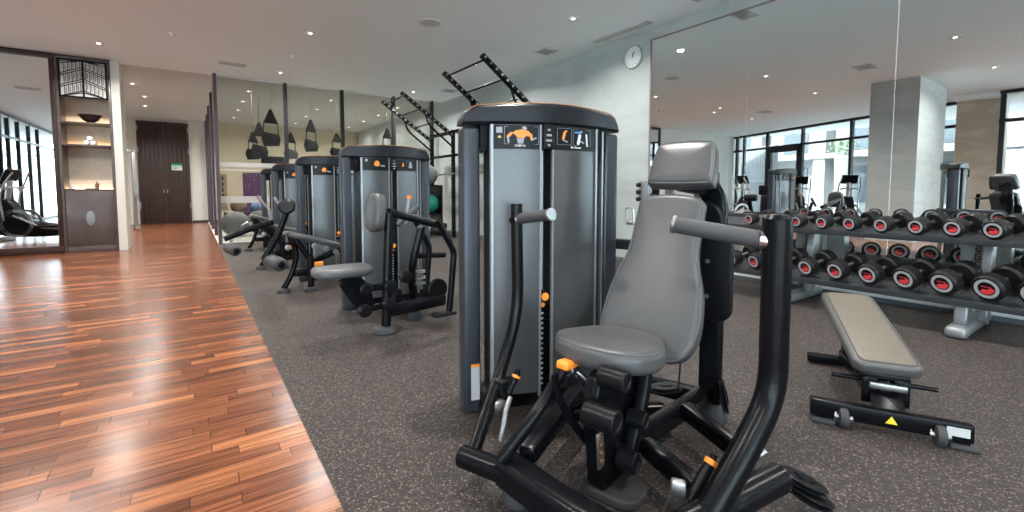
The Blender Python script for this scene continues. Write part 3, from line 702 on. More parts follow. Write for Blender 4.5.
    for z, w in ((1.35, 0.014), (1.325, 0.026), (1.30, 0.03), (1.278, 0.012)): m.b2((xc - w / 2, yf(xc) - 0.022, z + zc - 1.38), (xc + w / 2, yf(xc) - 0.018, z + zc - 1.37))
    m.build('display', 'grey_print', bx)
    # weight stack
    m = MB(M)
    for k in range(16): m.b2((xc - 0.07, -0.045, 0.10 + k * 0.026), (xc + 0.07, 0.05, 0.124 + k * 0.026), 0.003)
    st = m.build('weight_stack', 'black_plastic', root)
    m = MB(M)
    for k in range(15): m.b2((xc - 0.022, -0.049, 0.107 + k * 0.026), (xc - 0.008, -0.045, 0.117 + k * 0.026)); m.b2((xc + 0.006, -0.049, 0.107 + k * 0.026), (xc + 0.02, -0.045, 0.117 + k * 0.026))
    m.build('number_label', 'white_print', st)
    m = MB(M); m.cyl((xc - 0.024, -0.02, 0.52), (xc - 0.024, -0.02, 1.38), 0.008, n=12); m.build('guide_rod', 'steel', root)
    m = MB(M); m.cyl((xc + 0.024, -0.02, 0.52), (xc + 0.024, -0.02, 1.38), 0.008, n=12); m.build('guide_rod', 'steel', root)
    m = MB(M); m.cyl((xc, -0.05, 0.52), (xc, -0.05, 1.27), 0.003, n=8); m.build('cable', 'black_plastic', root)
    m = MB(M); m.cyl((xc, -0.045, 0.575), (xc, -0.105, 0.575), 0.026, n=20, bev=0.005); kn = m.build('selector_knob', 'black_plastic', root)
    m = MB(M); m.cyl((xc, -0.105, 0.575), (xc, -0.111, 0.575), 0.02, n=20); m.cyl((xc, -0.045, 0.528), (xc, -0.085, 0.528), 0.012, n=16, bev=0.002); m.build('knob_cap', 'orange', kn)
    if full:
        m = MB(M); m.use('sticker').b2((0.035, -0.0165, 0.07), (0.078, -0.0145, 0.25)); m.use('orange').b2((0.035, -0.0175, 0.235), (0.078, -0.0150, 0.25))
        m.build('warning_label', None, root, smooth=0)

# ================================================================= CHEST PRESS (near machine)
OX, OY = 1.285, 1.135
cp = empty('chest_press_machine', (OX, OY, 0), R(15), 'large chest press machine with grey seat, head pad and weight tower, nearest the camera', 'gym machine')
inv = Matrix.Rotation(R(-15), 4, 'Z') @ Matrix.Translation((-OX, -OY, 0))
TM = inv @ (Matrix.Translation((1.05, 1.915, 0)) @ Matrix.Rotation(R(-13), 4, 'Z'))
tower(cp, TM, 0.875, lay=(0.135, 0.352, 0.425, 0.685), zc=1.41)
# --- base frame
m = MB()
m.tube([(-0.355, 0.255, 0.115), (-0.395, 0.0, 0.11), (-0.40, -0.22, 0.10), (-0.29, -0.35, 0.10), (-0.20, -0.36, 0.10)], 0.05, bend=0.08, prof=(0.10, 0.115))          # front cross beam
m.bar((-0.31, 0.20, 0.16), (0.20, 0.30, 0.19), 0.07, 0.07, 0.02)                          # beam to tower
m.bar((0.20, 0.30, 0.15), (0.55, 0.55, 0.10), 0.07, 0.07, 0.02)
m.bar((-0.05, 0.0, 0.12), (0.74, -0.13, 0.14), 0.07, 0.08, 0.02)                      # spine to mast
m.bar((0.12, 0.38, 0.09), (0.46, 0.0, 0.10), 0.06, 0.06, 0.015)
m.bar((0.06, -0.08, 0.14), (-0.10, -0.36, 0.14), 0.06, 0.07, 0.015)                      # stub to near pivot
m.bar((0.40, -0.11, 0.16), (0.22, -0.40, 0.14), 0.06, 0.07, 0.015)
m.bar((0.68, 0.52, 0.09), (0.72, -0.10, 0.09), 0.07, 0.08, 0.015)
m.build('base_frame', 'frame_black', cp)
for nm, p in (('foot', (-0.33, 0.22, 0)), ('foot', (-0.27, -0.28, 0)), ('foot', (0.72, -0.14, 0)), ('foot', (0.70, 0.50, 0))):
    MB().lathe([(0.055, 0), (0.06, 0.01), (0.055, 0.07), (0.045, 0.085)], p, n=24).build('foot', 'rubber_foot', cp)
# pivot sleeves
m = MB(); m.cyl((-0.405, 0.435, 0.115), (-0.362, 0.20, 0.11), 0.041, n=26, bev=0.008); m.build('pivot_sleeve', 'frame_black', cp)
m = MB(); m.tube([(-0.27, -0.32, 0.12), (-0.14, -0.42, 0.17), (0.09, -0.515, 0.18)], 0.046, n=24, bend=0.05); m.lathe([(0.046, 0), (0.036, 0.01)], (0.09, -0.515, 0.18), (0.9, -0.4, 0.04)); m.build('pivot_sleeve', 'frame_black', cp)
# press arms
m = MB(); m.tube([(0.0, 0.5, 1.04), (0.012, 0.5, 0.56), (-0.10, 0.50, 0.33), (-0.375, 0.395, 0.13)], 0.026, n=20, bend=0.16); a1 = m.build('press_arm', 'frame_black', cp)
m = MB(); m.tube([(0.012, -0.5, 1.015), (0.03, -0.50, 0.47), (-0.09, -0.45, 0.32), (-0.225, -0.37, 0.115)], 0.041, n=28, bend=0.2); m.lathe([(0.041, 0), (0.03, 0.012)], (0.012, -0.5, 1.015)); a2 = m.build('press_arm', 'frame_black', cp)
for (p0, p1, par) in (((0.0, 0.48, 0.975), (-0.03, 0.30, 1.0), a1), ((0.0, -0.455, 0.95), (-0.035, -0.215, 0.985), a2)):
    p0 = Vector(p0); p1 = Vector(p1); d_ = (p1 - p0).normalized(); r_ = 0.024 if par is a1 else 0.0275
    m = MB(); m.cyl(p0, p1, r_, n=22, bev=0.002); g_ = m.build('handgrip', 'grip', par)
    MB().cyl(p1, p1 + d_ * 0.014, r_ + 0.003, n=22, bev=0.003).build('grip_collar', 'steel', g_); MB().cyl(p0 - d_ * 0.038, p0, r_ - 0.001, n=22, bev=0.003).build('grip_collar', 'chrome', g_)
    MB().cyl(p0 - d_ * 0.06, p0 - d_ * 0.028, 0.014, n=14).build('grip_stem', 'frame_black', g_)
# adjuster on far arm
m = MB(); m.cyl((-0.14, 0.43, 0.26), (-0.09, 0.42, 0.33), 0.016, n=16); m.box((-0.155, 0.455, 0.275), (0.045, 0.055, 0.09), 0.012); m.box((-0.12, 0.44, 0.30), (0.04, 0.04, 0.04), 0.01); ad = m.build('arm_adjuster', 'black_plastic', cp)
m = MB(); m.cyl((-0.10, 0.422, 0.315), (-0.094, 0.421, 0.325), 0.019, n=16); m.build('adjuster_ring', 'orange', ad)
m = MB(); m.cyl((-0.094, 0.421, 0.325), (-0.082, 0.42, 0.345), 0.013, n=14, bev=0.003); m.build('adjuster_knob', 'black_plastic', ad)
m = MB(); m.tube([(-0.15, 0.41, 0.25), (-0.20, 0.39, 0.22), (-0.24, 0.38, 0.12)], 0.012, n=10, bend=0.02); m.box((-0.195, 0.44, 0.225), (0.06, 0.055, 0.05), 0.012); m.cyl((-0.26, 0.47, 0.17), (-0.25, 0.43, 0.17), 0.012, n=12); m.build('linkage', 'steel', ad)
# near arm adjuster and strap clamp
m = MB(); m.cyl((-0.15, -0.315, 0.14), (-0.07, -0.35, 0.235), 0.018, n=16, bev=0.004); m.cyl((-0.06, -0.354, 0.245), (-0.05, -0.358, 0.26), 0.012, n=12); ad = m.build('arm_adjuster', 'black_plastic', cp)
m = MB(); m.cyl((-0.071, -0.35, 0.234), (-0.061, -0.354, 0.247), 0.020, n=16); m.build('adjuster_ring', 'orange', ad)
m = MB(); m.box((-0.19, -0.295, 0.195), (0.03, 0.045, 0.05), 0.008, R(20)); m.tube([(-0.195, -0.285, 0.18), (-0.20, -0.26, 0.11), (-0.20, -0.25, 0.04)], 0.008, n=8, bend=0.02); m.build('linkage', 'steel', ad)
# foot lever with orange pad
m = MB(); m.tube([(-0.40, 0.24, 0.17), (-0.31, 0.16, 0.32), (-0.17, 0.14, 0.44)], 0.022, n=18, bend=0.08); lv = m.build('assist_lever', 'frame_black', cp)
m = MB(); m.box((-0.135, 0.135, 0.458), (0.11, 0.055, 0.035), 0.014, Matrix.Rotation(R(8), 4, 'Y'), seg=4); m.build('lever_pad', 'orange', lv)
m = MB(); m.cyl((-0.12, 0.12, 0.435), (-0.10, 0.08, 0.40), 0.01, n=12); m.box((-0.13, 0.12, 0.44), (0.05, 0.03, 0.02), 0.004); m.build('lever_spring', 'steel', lv)
# seat post
m = MB()
m.tube([(0.10, 0.06, 0.46), (-0.05, 0.06, 0.40), (-0.12, 0.04, 0.28), (-0.10, 0.03, 0.06)], 0.03, bend=0.12, prof=(0.05, 0.035))
m.tube([(0.16, -0.04, 0.46), (0.10, -0.05, 0.30), (-0.03, -0.04, 0.06)], 0.03, bend=0.1, prof=(0.05, 0.06))
m.pad(smooth_outline([(-0.16, 0.47), (0.2, 0.47), (0.12, 0.32), (0.02, 0.12), (0.02, 0.02), (-0.16, 0.02), (-0.17, 0.16), (-0.20, 0.30), (-0.20, 0.40)]), 0.06, 0.008, mtx((0, 0.04, 0), (1, 0, 0), (0, 0, 1)))
m.tube([(-0.25, 0.12, 0.46), (-0.245, 0.11, 0.38), (-0.19, 0.08, 0.27), (-0.15, 0.05, 0.20)], 1, bend=0.1, prof=(0.03, 0.012))
sp_ = m.build('seat_post', 'frame_black', cp)
m = MB()
for c, r_, L_ in (((-0.17, -0.115, 0.465), 0.037, 0.10), ((-0.235, -0.115, 0.353), 0.042, 0.12), ((0.0, -0.11, 0.262), 0.032, 0.07), ((-0.075, -0.11, 0.14), 0.038, 0.07)):
    MB().lathe([(r_ - 0.004, -L_), (r_, -L_ + 0.005), (r_, -0.004), (r_ - 0.004, 0), (r_ * 0.62, 0), (r_ * 0.55, -0.004), (r_ * 0.2, -0.004), (0.0005, -0.004)], c, (0, -1, 0), 28).build('pivot_hub', 'black_plastic', sp_)
m = MB(); m.bar((-0.228, -0.045, 0.30), (-0.215, -0.045, 0.17), 0.038, 0.012, 0.005, up=(0, 1, 0)); m.build('adjuster_plate', 'steel', sp_)
m = MB()
for k in range(4): m.cyl((-0.226 + 0.003 * k, -0.051, 0.285 - 0.03 * k), (-0.226 + 0.003 * k, -0.055, 0.285 - 0.03 * k), 0.009, n=14)
m.build('adjuster_hole', 'bronze', sp_)
m = MB(); m.pad(rrect(0.17, 0.23, 0.07), 0.035, 0.01, Matrix.Translation((-0.07, -0.02, 0.0))); m.build('foot', 'rubber_foot', cp)
# seat
seat_o = smooth_outline([(-0.12, 0.10), (-0.075, 0.20), (0.02, 0.245), (0.14, 0.20), (0.26, 0.13), (0.27, -0.07), (0.16, -0.15), (0.05, -0.195), (-0.06, -0.165), (-0.12, -0.06)], 3)
m = MB(); m.pad(seat_o, 0.085, 0.032, mtx((-0.035, 0.025, 0.455), (1, 0, -0.05), (0, 1, 0)), 6); m.piping(m.build('seat', 'leather', cp))
m = MB(); m.box((0.06, 0.02, 0.452), (0.24, 0.2, 0.02), 0.006); m.build('seat_plate', 'black_plastic', cp)
# back pad (profile widens down) - plane leaning back
def back_pad(name, pts, o0, lean, t_, r_, par):
    # local plane: x across (y'), y up along lean
    u = Vector((math.sin(lean), 0, math.cos(lean)))
    T = mtx(o0, (0, -1, 0), u)      # normal = x cross y -> points forward (-x')
    m = MB(); m.pad(smooth_outline(pts, 2), t_, r_, T, 6); o = m.build(name, 'leather', par); m.piping(o); return o
T0 = (0.28, 0.0, 0.43)
bh = [(0.13, -0.035), (0.19, 0.02), (0.212, 0.10), (0.207, 0.20), (0.195, 0.28), (0.165, 0.37), (0.148, 0.45), (0.150, 0.60), (0.145, 0.70)]
bp = back_pad('backrest', [(-x, z) for x, z in bh] + [(x, z) for x, z in bh[::-1]], (0.265, 0.005, 0.42), R(25), 0.075, 0.025, cp)
hh = [(0.14, 0.0), (0.15, 0.02), (0.148, 0.09), (0.135, 0.19), (0.115, 0.225)]
hp = back_pad('head_pad', [(-x, z) for x, z in hh] + [(x, z) for x, z in hh[::-1]], (0.575, -0.02, 1.09), R(25), 0.09, 0.03, cp)
# mast with guard plate
m = MB(); m.tube([(0.68, -0.13, 0.10), (0.68, -0.13, 0.88), (0.72, -0.13, 1.06), (0.62, -0.06, 1.17)], 0.05, bend=0.16, prof=(0.055, 0.10)); mast = m.build('mast', 'frame_black', cp)
m = MB(); m.pad(rrect(0.17, 0.40, 0.06, 6), 0.03, 0.01, mtx((0.625, -0.15, 0.71), (0, -1, 0), (0, 0, 1))); gp = m.build('guard_plate', 'black_plastic', cp)
m = MB()
for z in (0.62, 0.78): m.cyl((0.594, -0.13, z), (0.586, -0.13, z), 0.010, n=10)
m.build('bolt', 'steel', gp)
m = MB(); m.lathe([(0.085, 0), (0.09, 0.012), (0.075, 0.02), (0.09, 0.028), (0.085, 0.04)], (0.64, -0.10, 0.96), (-1, 0.1, 0), 32); m.build('pulley', 'black_plastic', cp)
m = MB(); m.bar((0.44, 0.0, 0.80), (0.68, -0.08, 0.78), 0.08, 0.10, 0.01); m.build('pad_bracket', 'frame_black', cp); MB().bar((0.58, 0.0, 1.12), (0.66, -0.08, 1.1), 0.08, 0.05, 0.01).build('pad_bracket', 'frame_black', cp); MB().bar((0.10, 0.0, 0.43), (0.68, -0.08, 0.44), 0.05, 0.05, 0.01).build('seat_rail', 'frame_black', cp)
# tower connecting tube (grey) at shoulder height
m = MB(); m.tube([(0.80, 0.60, 0.80), (0.79, 0.2, 0.80), (0.70, -0.06, 0.80)], 0.03, bend=0.1, prof=(0.05, 0.06)); m.build('link_tube', 'tower_metal', cp)
# low pulleys and cable
for c, ax, r_ in (((0.55, 0.03, 0.15), (0.1, 0.2, 1), 0.075), ((0.60, -0.20, 0.17), (0.3, -1, 0.2), 0.075), ((0.24, -0.56, 0.10), (0.3, -0.25, 1), 0.075), ((0.22, -0.58, 0.07), (0.3, -0.25, 1), 0.075)):
    MB().lathe([(r_ - 0.006, 0), (r_, 0.004), (r_ - 0.012, 0.012), (r_, 0.02), (r_ - 0.006, 0.024), (0.03, 0.024), (0.03, 0.03), (0.012, 0.03)], c, ax, 36).build('pulley', 'black_plastic', cp)
m = MB(); m.cyl((0.54, -0.03, 0.17), (0.57, -0.06, 0.90), 0.004, n=8); m.build('cable', 'black_plastic', cp)
m = MB(); m.cyl((0.09, -0.46, 0.235), (0.10, -0.475, 0.25), 0.012, n=12); m.build('pivot_bolt', 'steel', cp)
# labels
m = MB(); m.pad([(-0.03, 0), (0.03, 0), (0, 0.05)], 0.002, 0.0005, mtx((0.03, -0.475, 0.13), (0.9, -0.42, 0), (0, 0, 1))); m.build('caution_label', 'yellow', cp)
m = MB(); m.bar((-0.385, 0.07, 0.10), (-0.395, 0.0, 0.10), 0.002, 0.05, up=(1, 0, 0)); 

# ================================================================= ROW MACHINE (second)
rm = empty('row_machine', (1.095, 4.24, 0), R(2), 'seated row machine with grey seat and upright chest pad, second weight tower from the camera', 'gym machine')
tower(rm, Matrix.Identity(4), full=False)
OR = Matrix.Translation((-1.095, -4.24, 0))
m = MB(OR)
m.tube([(1.16, 3.40, 0.05), (1.21, 3.42, 0.92)], 0.036, n=18)
m.tube([(1.20, 3.42, 0.93), (1.42, 3.43, 0.87), (1.72, 3.48, 0.79)], 0.03, bend=0.1, prof=(0.07, 0.06))
m.tube([(1.50, 3.62, 0.10), (1.44, 3.55, 0.45), (1.52, 3.5, 0.80)], 0.03, bend=0.15, prof=(0.06, 0.06))
m.bar((1.16, 3.42, 0.16), (1.72, 3.5, 0.16), 0.08, 0.10, 0.02); m.bar((1.45, 3.5, 0.12), (1.45, 4.24, 0.10), 0.07, 0.07, 0.015); m.bar((1.30, 3.5, 0.30), (1.30, 3.5, 0.12), 0.06, 0.06, 0.01)
m.bar((1.60, 3.9, 0.50), (1.95, 3.9, 0.48), 0.07, 0.05, 0.01)
m.build('main_frame', 'frame_black', rm)
MB(OR).lathe([(0.09, 0), (0.095, 0.012), (0.085, 0.04), (0.05, 0.05)], (1.15, 3.40, 0), n=26).build('foot', 'rubber_foot', rm)
MB(OR).lathe([(0.06, 0), (0.06, 0.05), (0.04, 0.08)], (1.50, 3.62, 0), n=22).build('foot', 'rubber_foot', rm)
for y, tp in ((3.28, 0.86), (3.72, 0.86)):
    m = MB(OR); m.tube([(1.55, y, tp), (1.70, y, 0.60), (1.65, y, 0.10)], 0.026, n=16, bend=0.05); a_ = m.build('row_arm', 'frame_black', rm)
    MB(OR).cyl((1.40, y, 0.80), (1.585, y, 0.95) if y > 3.5 else (1.40, y + 0.01, 0.82), 0.022, n=14).build('handgrip', 'grip', a_)
    MB(OR).b2((1.50, y - 0.04, 0.08), (1.70, y + 0.04, 0.115), 0.012).build('foot_rest', 'rubber', rm)
m = MB(OR); m.pad(smooth_outline([(-0.25, -0.06), (-0.22, -0.15), (0.0, -0.16), (0.18, -0.12), (0.20, 0.12), (0.0, 0.16), (-0.22, 0.15), (-0.25, 0.06)]), 0.07, 0.03, Matrix.Translation((0.91, 3.52, 0.455)), 6); m.build('seat', 'leather', rm)
m = MB(OR); m.pad(smooth_outline([(-0.12, -0.13), (0.12, -0.13), (0.135, 0.0), (0.10, 0.17), (-0.10, 0.17), (-0.135, 0.0)]), 0.085, 0.03, mtx((1.17, 3.50, 0.90), (0, -1, 0), (0.12, 0, 1)), 6); m.build('chest_pad', 'leather', rm)
m = MB(OR); m.box((1.21, 3.46, 0.90), (0.06, 0.1, 0.06), 0.01); m.build('pad_bracket', 'frame_black', rm)
m = MB(OR); m.pad(smooth_outline([(0.80, 0.455), (1.00, 0.455), (1.08, 0.30), (1.05, 0.18), (0.98, 0.17), (0.88, 0.30)]), 0.05, 0.008, mtx((0, 3.47, 0), (1, 0, 0), (0, 0, 1)))
m.bar((1.0, 3.40, 0.36), (1.20, 3.40, 0.36), 0.03, 0.05, 0.01); m.bar((1.0, 3.40, 0.20), (1.20, 3.40, 0.22), 0.03, 0.05, 0.01); m.build('seat_linkage', 'frame_black', rm)
for x, z in ((1.0, 0.36), (1.19, 0.36), (0.99, 0.20), (1.18, 0.22), (1.32, 0.42)): MB(OR).lathe([(0.045, 0), (0.05, 0.006), (0.05, 0.05), (0.04, 0.056), (0.02, 0.056), (0.0005, 0.054)], (x, 3.41, z), (0, -1, 0), 26).build('pivot_hub', 'black_plastic', rm)
for z in (0.30, 0.35, 0.40): MB(OR).lathe([(0.05, 0), (0.055, 0.004), (0.045, 0.012), (0.055, 0.02), (0.05, 0.024)], (1.52, 3.56, z), (0, 0.1, 1), 26).build('pulley', 'steel', rm)
MB(OR).lathe([(0.09, 0), (0.095, 0.006), (0.08, 0.015), (0.095, 0.024), (0.09, 0.03)], (1.66, 3.52, 0.25), (0.1, -1, 0), 30).build('pulley', 'black_plastic', rm)
m = MB(OR); m.cyl((1.55, 3.9, 0.80), (1.59, 3.9, 1.02), 0.018, n=12); tb = m.build('drink_holder', 'steel', rm); MB(OR).cyl((1.59, 3.9, 1.02), (1.594, 3.9, 1.05), 0.022, n=12).build('holder_ring', 'orange', tb)

# ================================================================= LEG MACHINES (third, fourth) + far tower
def leg_machine(x, y, label, kind, dx=0.0, dy=0.0):
    Mo = Matrix.Translation((dx, dy, 0))
    r = empty({'curl': 'leg_curl_machine', 'extension': 'leg_extension_machine', 'plain': 'weight_machine'}[kind], (x, y, 0), R(0), label, 'gym machine')
    tower(r, Matrix.Identity(4), full=False)
    m = MB(Mo)
    m.tube([(-0.27, -0.36, 0.04), (-0.19, -0.36, 0.18), (-0.12, -0.35, 0.42), (-0.20, -0.35, 0.62)], 0.03, n=16, bend=0.12)
    m.tube([(-0.01, -0.44, 0.04), (-0.01, -0.44, 0.38)], 0.034, n=16); m.tube([(-0.01, -0.44, 0.34), (-0.19, -0.42, 0.64)], 0.03, n=14)
    m.bar((-0.16, -0.34, 0.20), (0.30, -0.30, 0.20), 0.07, 0.08, 0.015); m.bar((0.25, -0.30, 0.12), (0.25, 0.0, 0.12), 0.08, 0.1, 0.015); m.bar((0.0, -0.38, 0.30), (0.35, -0.28, 0.42), 0.06, 0.06, 0.015)
    m.build('main_frame', 'frame_black', r)
    for p in ((-0.27, -0.36, 0), (-0.01, -0.44, 0)): MB(Mo).lathe([(0.065, 0), (0.068, 0.012), (0.06, 0.04), (0.035, 0.05)], p, n=22).build('foot', 'rubber_foot', r)
    m = MB(Mo); m.pad(smooth_outline([(-0.28, -0.09), (-0.22, -0.13), (0.0, -0.13), (0.30, -0.11), (0.32, 0.11), (0.0, 0.13), (-0.22, 0.13), (-0.28, 0.09)]), 0.06, 0.026, mtx((0.02, -0.36, 0.53), (1, 0, -0.30), (0, 1, 0)), 5); m.build('seat', 'leather', r)
    for px, pz in ((0.02, 0.50), (0.14, 0.46), (0.24, 0.42), (-0.24, 0.50)): MB(Mo).lathe([(0.028, 0), (0.03, 0.004), (0.028, 0.03), (0.01, 0.032), (0.0005, 0.032)], (px, -0.49, pz), (0, -1, 0), 16).build('pivot_hub', 'steel', r)
    MB(Mo).b2((0.02, -0.50, 0.27), (0.11, -0.45, 0.32), 0.01).build('release_tab', 'orange', r)
    if kind == 'curl':
        m = MB(Mo); m.tube([(-0.22, -0.42, 0.90), (-0.30, -0.42, 0.66), (-0.46, -0.44, 0.38)], 0.036, n=16, bend=0.1, prof=(0.08, 0.06)); lv = m.build('lever_arm', 'frame_black', r)
        m = MB(Mo); m.lathe([(0.06, 0), (0.08, 0.02), (0.08, 0.24), (0.06, 0.26)], (-0.25, -0.58, 0.93), (0.2, 1, 0), 26); m.build('roller_pad', 'rubber', lv)
        m = MB(Mo); m.lathe([(0.05, 0), (0.07, 0.02), (0.07, 0.28), (0.05, 0.30)], (-0.335, -0.70, 0.35), (-0.25, 1, 0.08), 26); rp = m.build('roller_pad', 'grip', lv)
        m = MB(Mo); m.lathe([(0.03, 0), (0.035, 0.01), (0.03, 0.012)], (-0.333, -0.708, 0.35), (0.25, -1, -0.08), 20); m.build('end_cap', 'black_plastic', rp)
        MB(Mo).cyl((-0.42, -0.44, 0.46), (-0.38, -0.44, 0.36), 0.02, n=12).build('roller_stem', 'steel', lv)
        m = MB(Mo); m.cyl((-0.34, -0.40, 1.02), (-0.24, -0.40, 0.86), 0.016, n=12); m.build('handle', 'steel', lv)
    if kind == 'extension':
        m = MB(Mo); m.tube([(-0.12, -0.50, 0.66), (-0.40, -0.50, 0.58), (-0.70, -0.50, 0.46)], 0.036, n=16, bend=0.1, prof=(0.09, 0.07)); lv = m.build('lever_arm', 'frame_black', r)
        m = MB(Mo); m.lathe([(0.05, 0), (0.07, 0.02), (0.07, 0.28), (0.05, 0.30)], (-0.58, -0.66, 0.31), (-0.25, 1, 0.08), 26); rp = m.build('roller_pad', 'grip', lv)
        m = MB(Mo); m.lathe([(0.03, 0), (0.035, 0.01), (0.03, 0.012)], (-0.578, -0.668, 0.31), (0.25, -1, -0.08), 20); m.build('end_cap', 'black_plastic', rp)
        MB(Mo).cyl((-0.62, -0.5, 0.50), (-0.63, -0.5, 0.33), 0.02, n=12).build('roller_stem', 'steel', lv)
        m = MB(Mo); m.cyl((-0.30, -0.46, 1.02), (-0.16, -0.46, 0.82), 0.016, n=12); m.tube([(-0.16, -0.46, 0.84), (-0.14, -0.46, 0.62)], 0.02, n=12); m.build('handle', 'steel', lv)
        m = MB(Mo); m.cyl((-0.5, -0.56, 0.62), (-0.42, -0.42, 0.66), 0.018, n=12); m.build('side_grip', 'steel', lv)
    return r
leg_machine(1.01, 5.9, 'machine with sloping grey bench pad and two black rollers, third weight tower from the camera', 'curl', 0.02, -0.18)
leg_machine(1.01, 7.9, 'machine with long lever and one low grey roller, fourth tower from the camera', 'extension', 0.0, -0.4)
leg_machine(1.06, 9.8, 'weight machine farthest from the camera, nearest the glass partition', 'plain')

# ================================================================= CLIMBING RIG
rg = empty('climbing_rig', (4.95, 8.3, 0), 0, 'tall black pull-up rig with slanted monkey bar ladders against the stone wall', 'exercise rig')
OG = Matrix.Translation((-4.95, -8.3, 0))
for y in (6.1, 7.4, 8.55, 9.45, 10.6):
    m = MB(OG); m.b2((4.92, y - 0.035, 0), (4.99, y + 0.035, 2.48)); po = m.build('upright', 'frame_black', rg, smooth=0)
    m = MB(OG)
    for k in range(22): m.cyl((4.915, y, 0.15 + k * 0.105), (4.9195, y, 0.15 + k * 0.105), 0.013, n=8)
    m.build('peg_hole', 'steel', po)
    MB(OG).b2((4.85, y - 0.08, 0), (5.06, y + 0.08, 0.012)).build('base_plate', 'frame_black', po)
m = MB(OG)
for z in (2.44, 1.9): m.b2((4.93, 6.1, z - 0.03), (4.98, 10.6, z + 0.03))
m.b2((4.95, 8.5, 2.41), (5.42, 8.56, 2.46)); m.b2((4.95, 9.42, 2.41), (5.42, 9.48, 2.46))
m.build('cross_beam', 'frame_black', rg, smooth=0)
for y in (6.1, 7.4, 9.4, 10.6):
    p0 = Vector((3.70, y, 3.17)); p1 = Vector((4.93, y, 2.33)) if y > 8 else Vector((4.93, y, 2.28))
    m = MB(OG); m.bar(p0, p1, 0.06, 0.10, 0.004, up=(0, 1, 0)); rl = m.build('rail', 'frame_black', rg)
    m = MB(OG)
    for k in range(12):
        q = p0.lerp(p1, (k + 0.5) / 12); m.cyl(q + Vector((-0.01, -0.054, 0)), q + Vector((-0.01, 0.054, 0)), 0.021, n=10)
        
    m.build('rail_stud', 'steel', rl)
    m = MB(OG); m.tube([p0.lerp(p1, 0.45) + Vector((0, 0, -0.04)), p0.lerp(p1, 0.5) + Vector((0.02, 0, -0.22)), (4.93, y, 2.08)], 0.022, n=10, bend=0.12); m.build('brace', 'frame_black', rg)
for ya, yb_ in ((6.1, 7.4), (9.4, 10.6)):
    for f in (0.06, 0.35, 0.64, 0.92):
        q = Vector((3.70, 0, 3.17)).lerp(Vector((4.93, 0, 2.3)), f); m = MB(OG); m.cyl((q.x, ya, q.z), (q.x, yb_, q.z), 0.017, n=12); m.build('rung', 'frame_black', rg)
# barbell on the rig
t = empty('barbell', (4.80, 8.9, 1.47), 0, 'chrome barbell resting across the black pull-up rig', 'barbell')
MB().cyl((0, -1.05, 0), (0, 1.1, 0), 0.014, n=14).build('bar', 'chrome', t)
for s_ in (-1, 1): MB().cyl((0, s_ * 0.72, 0), (0, s_ * 1.12, 0), 0.025, n=16, bev=0.003).build('sleeve', 'chrome', t)
m = MB()
for y in (-0.45, 0.45): m.b2((0.012, y - 0.02, -0.03), (0.08, y + 0.02, -0.015)); 
m.build('cradle', 'steel', t)
def ball(name, loc, r, mt, label):
    pr = [(r * math.sin(PI * k / 16), r - r * math.cos(PI * k / 16)) for k in range(1, 16)]
    o = MB().lathe(pr, n=28).build(name, mt); o.location = loc; return tag(o, label, 'ball')
sf = empty('ball_shelf', (4.7, 10.2, 0), 0, 'black two tier stand holding exercise balls by the pull-up rig', 'stand')
m = MB(); m.b2((-0.2, -0.3, 0.0), (-0.16, 0.35, 1.22)); m.b2((0.16, -0.3, 0.0), (0.2, 0.35, 1.22)); m.build('upright', 'frame_black', sf, smooth=0)
m = MB(); m.b2((-0.2, -0.3, 0.50), (0.2, 0.35, 0.53)); m.build('shelf', 'frame_black', sf, smooth=0)
m = MB(); m.b2((-0.2, -0.3, 1.19), (0.2, 0.35, 1.22)); m.build('shelf', 'frame_black', sf, smooth=0)
ball('exercise_ball', (4.68, 10.2, 0.53), 0.24, 'green', 'green exercise ball on the stand by the pull-up rig')
ball('exercise_ball', (4.68, 10.25, 1.22), 0.24, 'ball_grey', 'dark grey exercise ball above the green one')

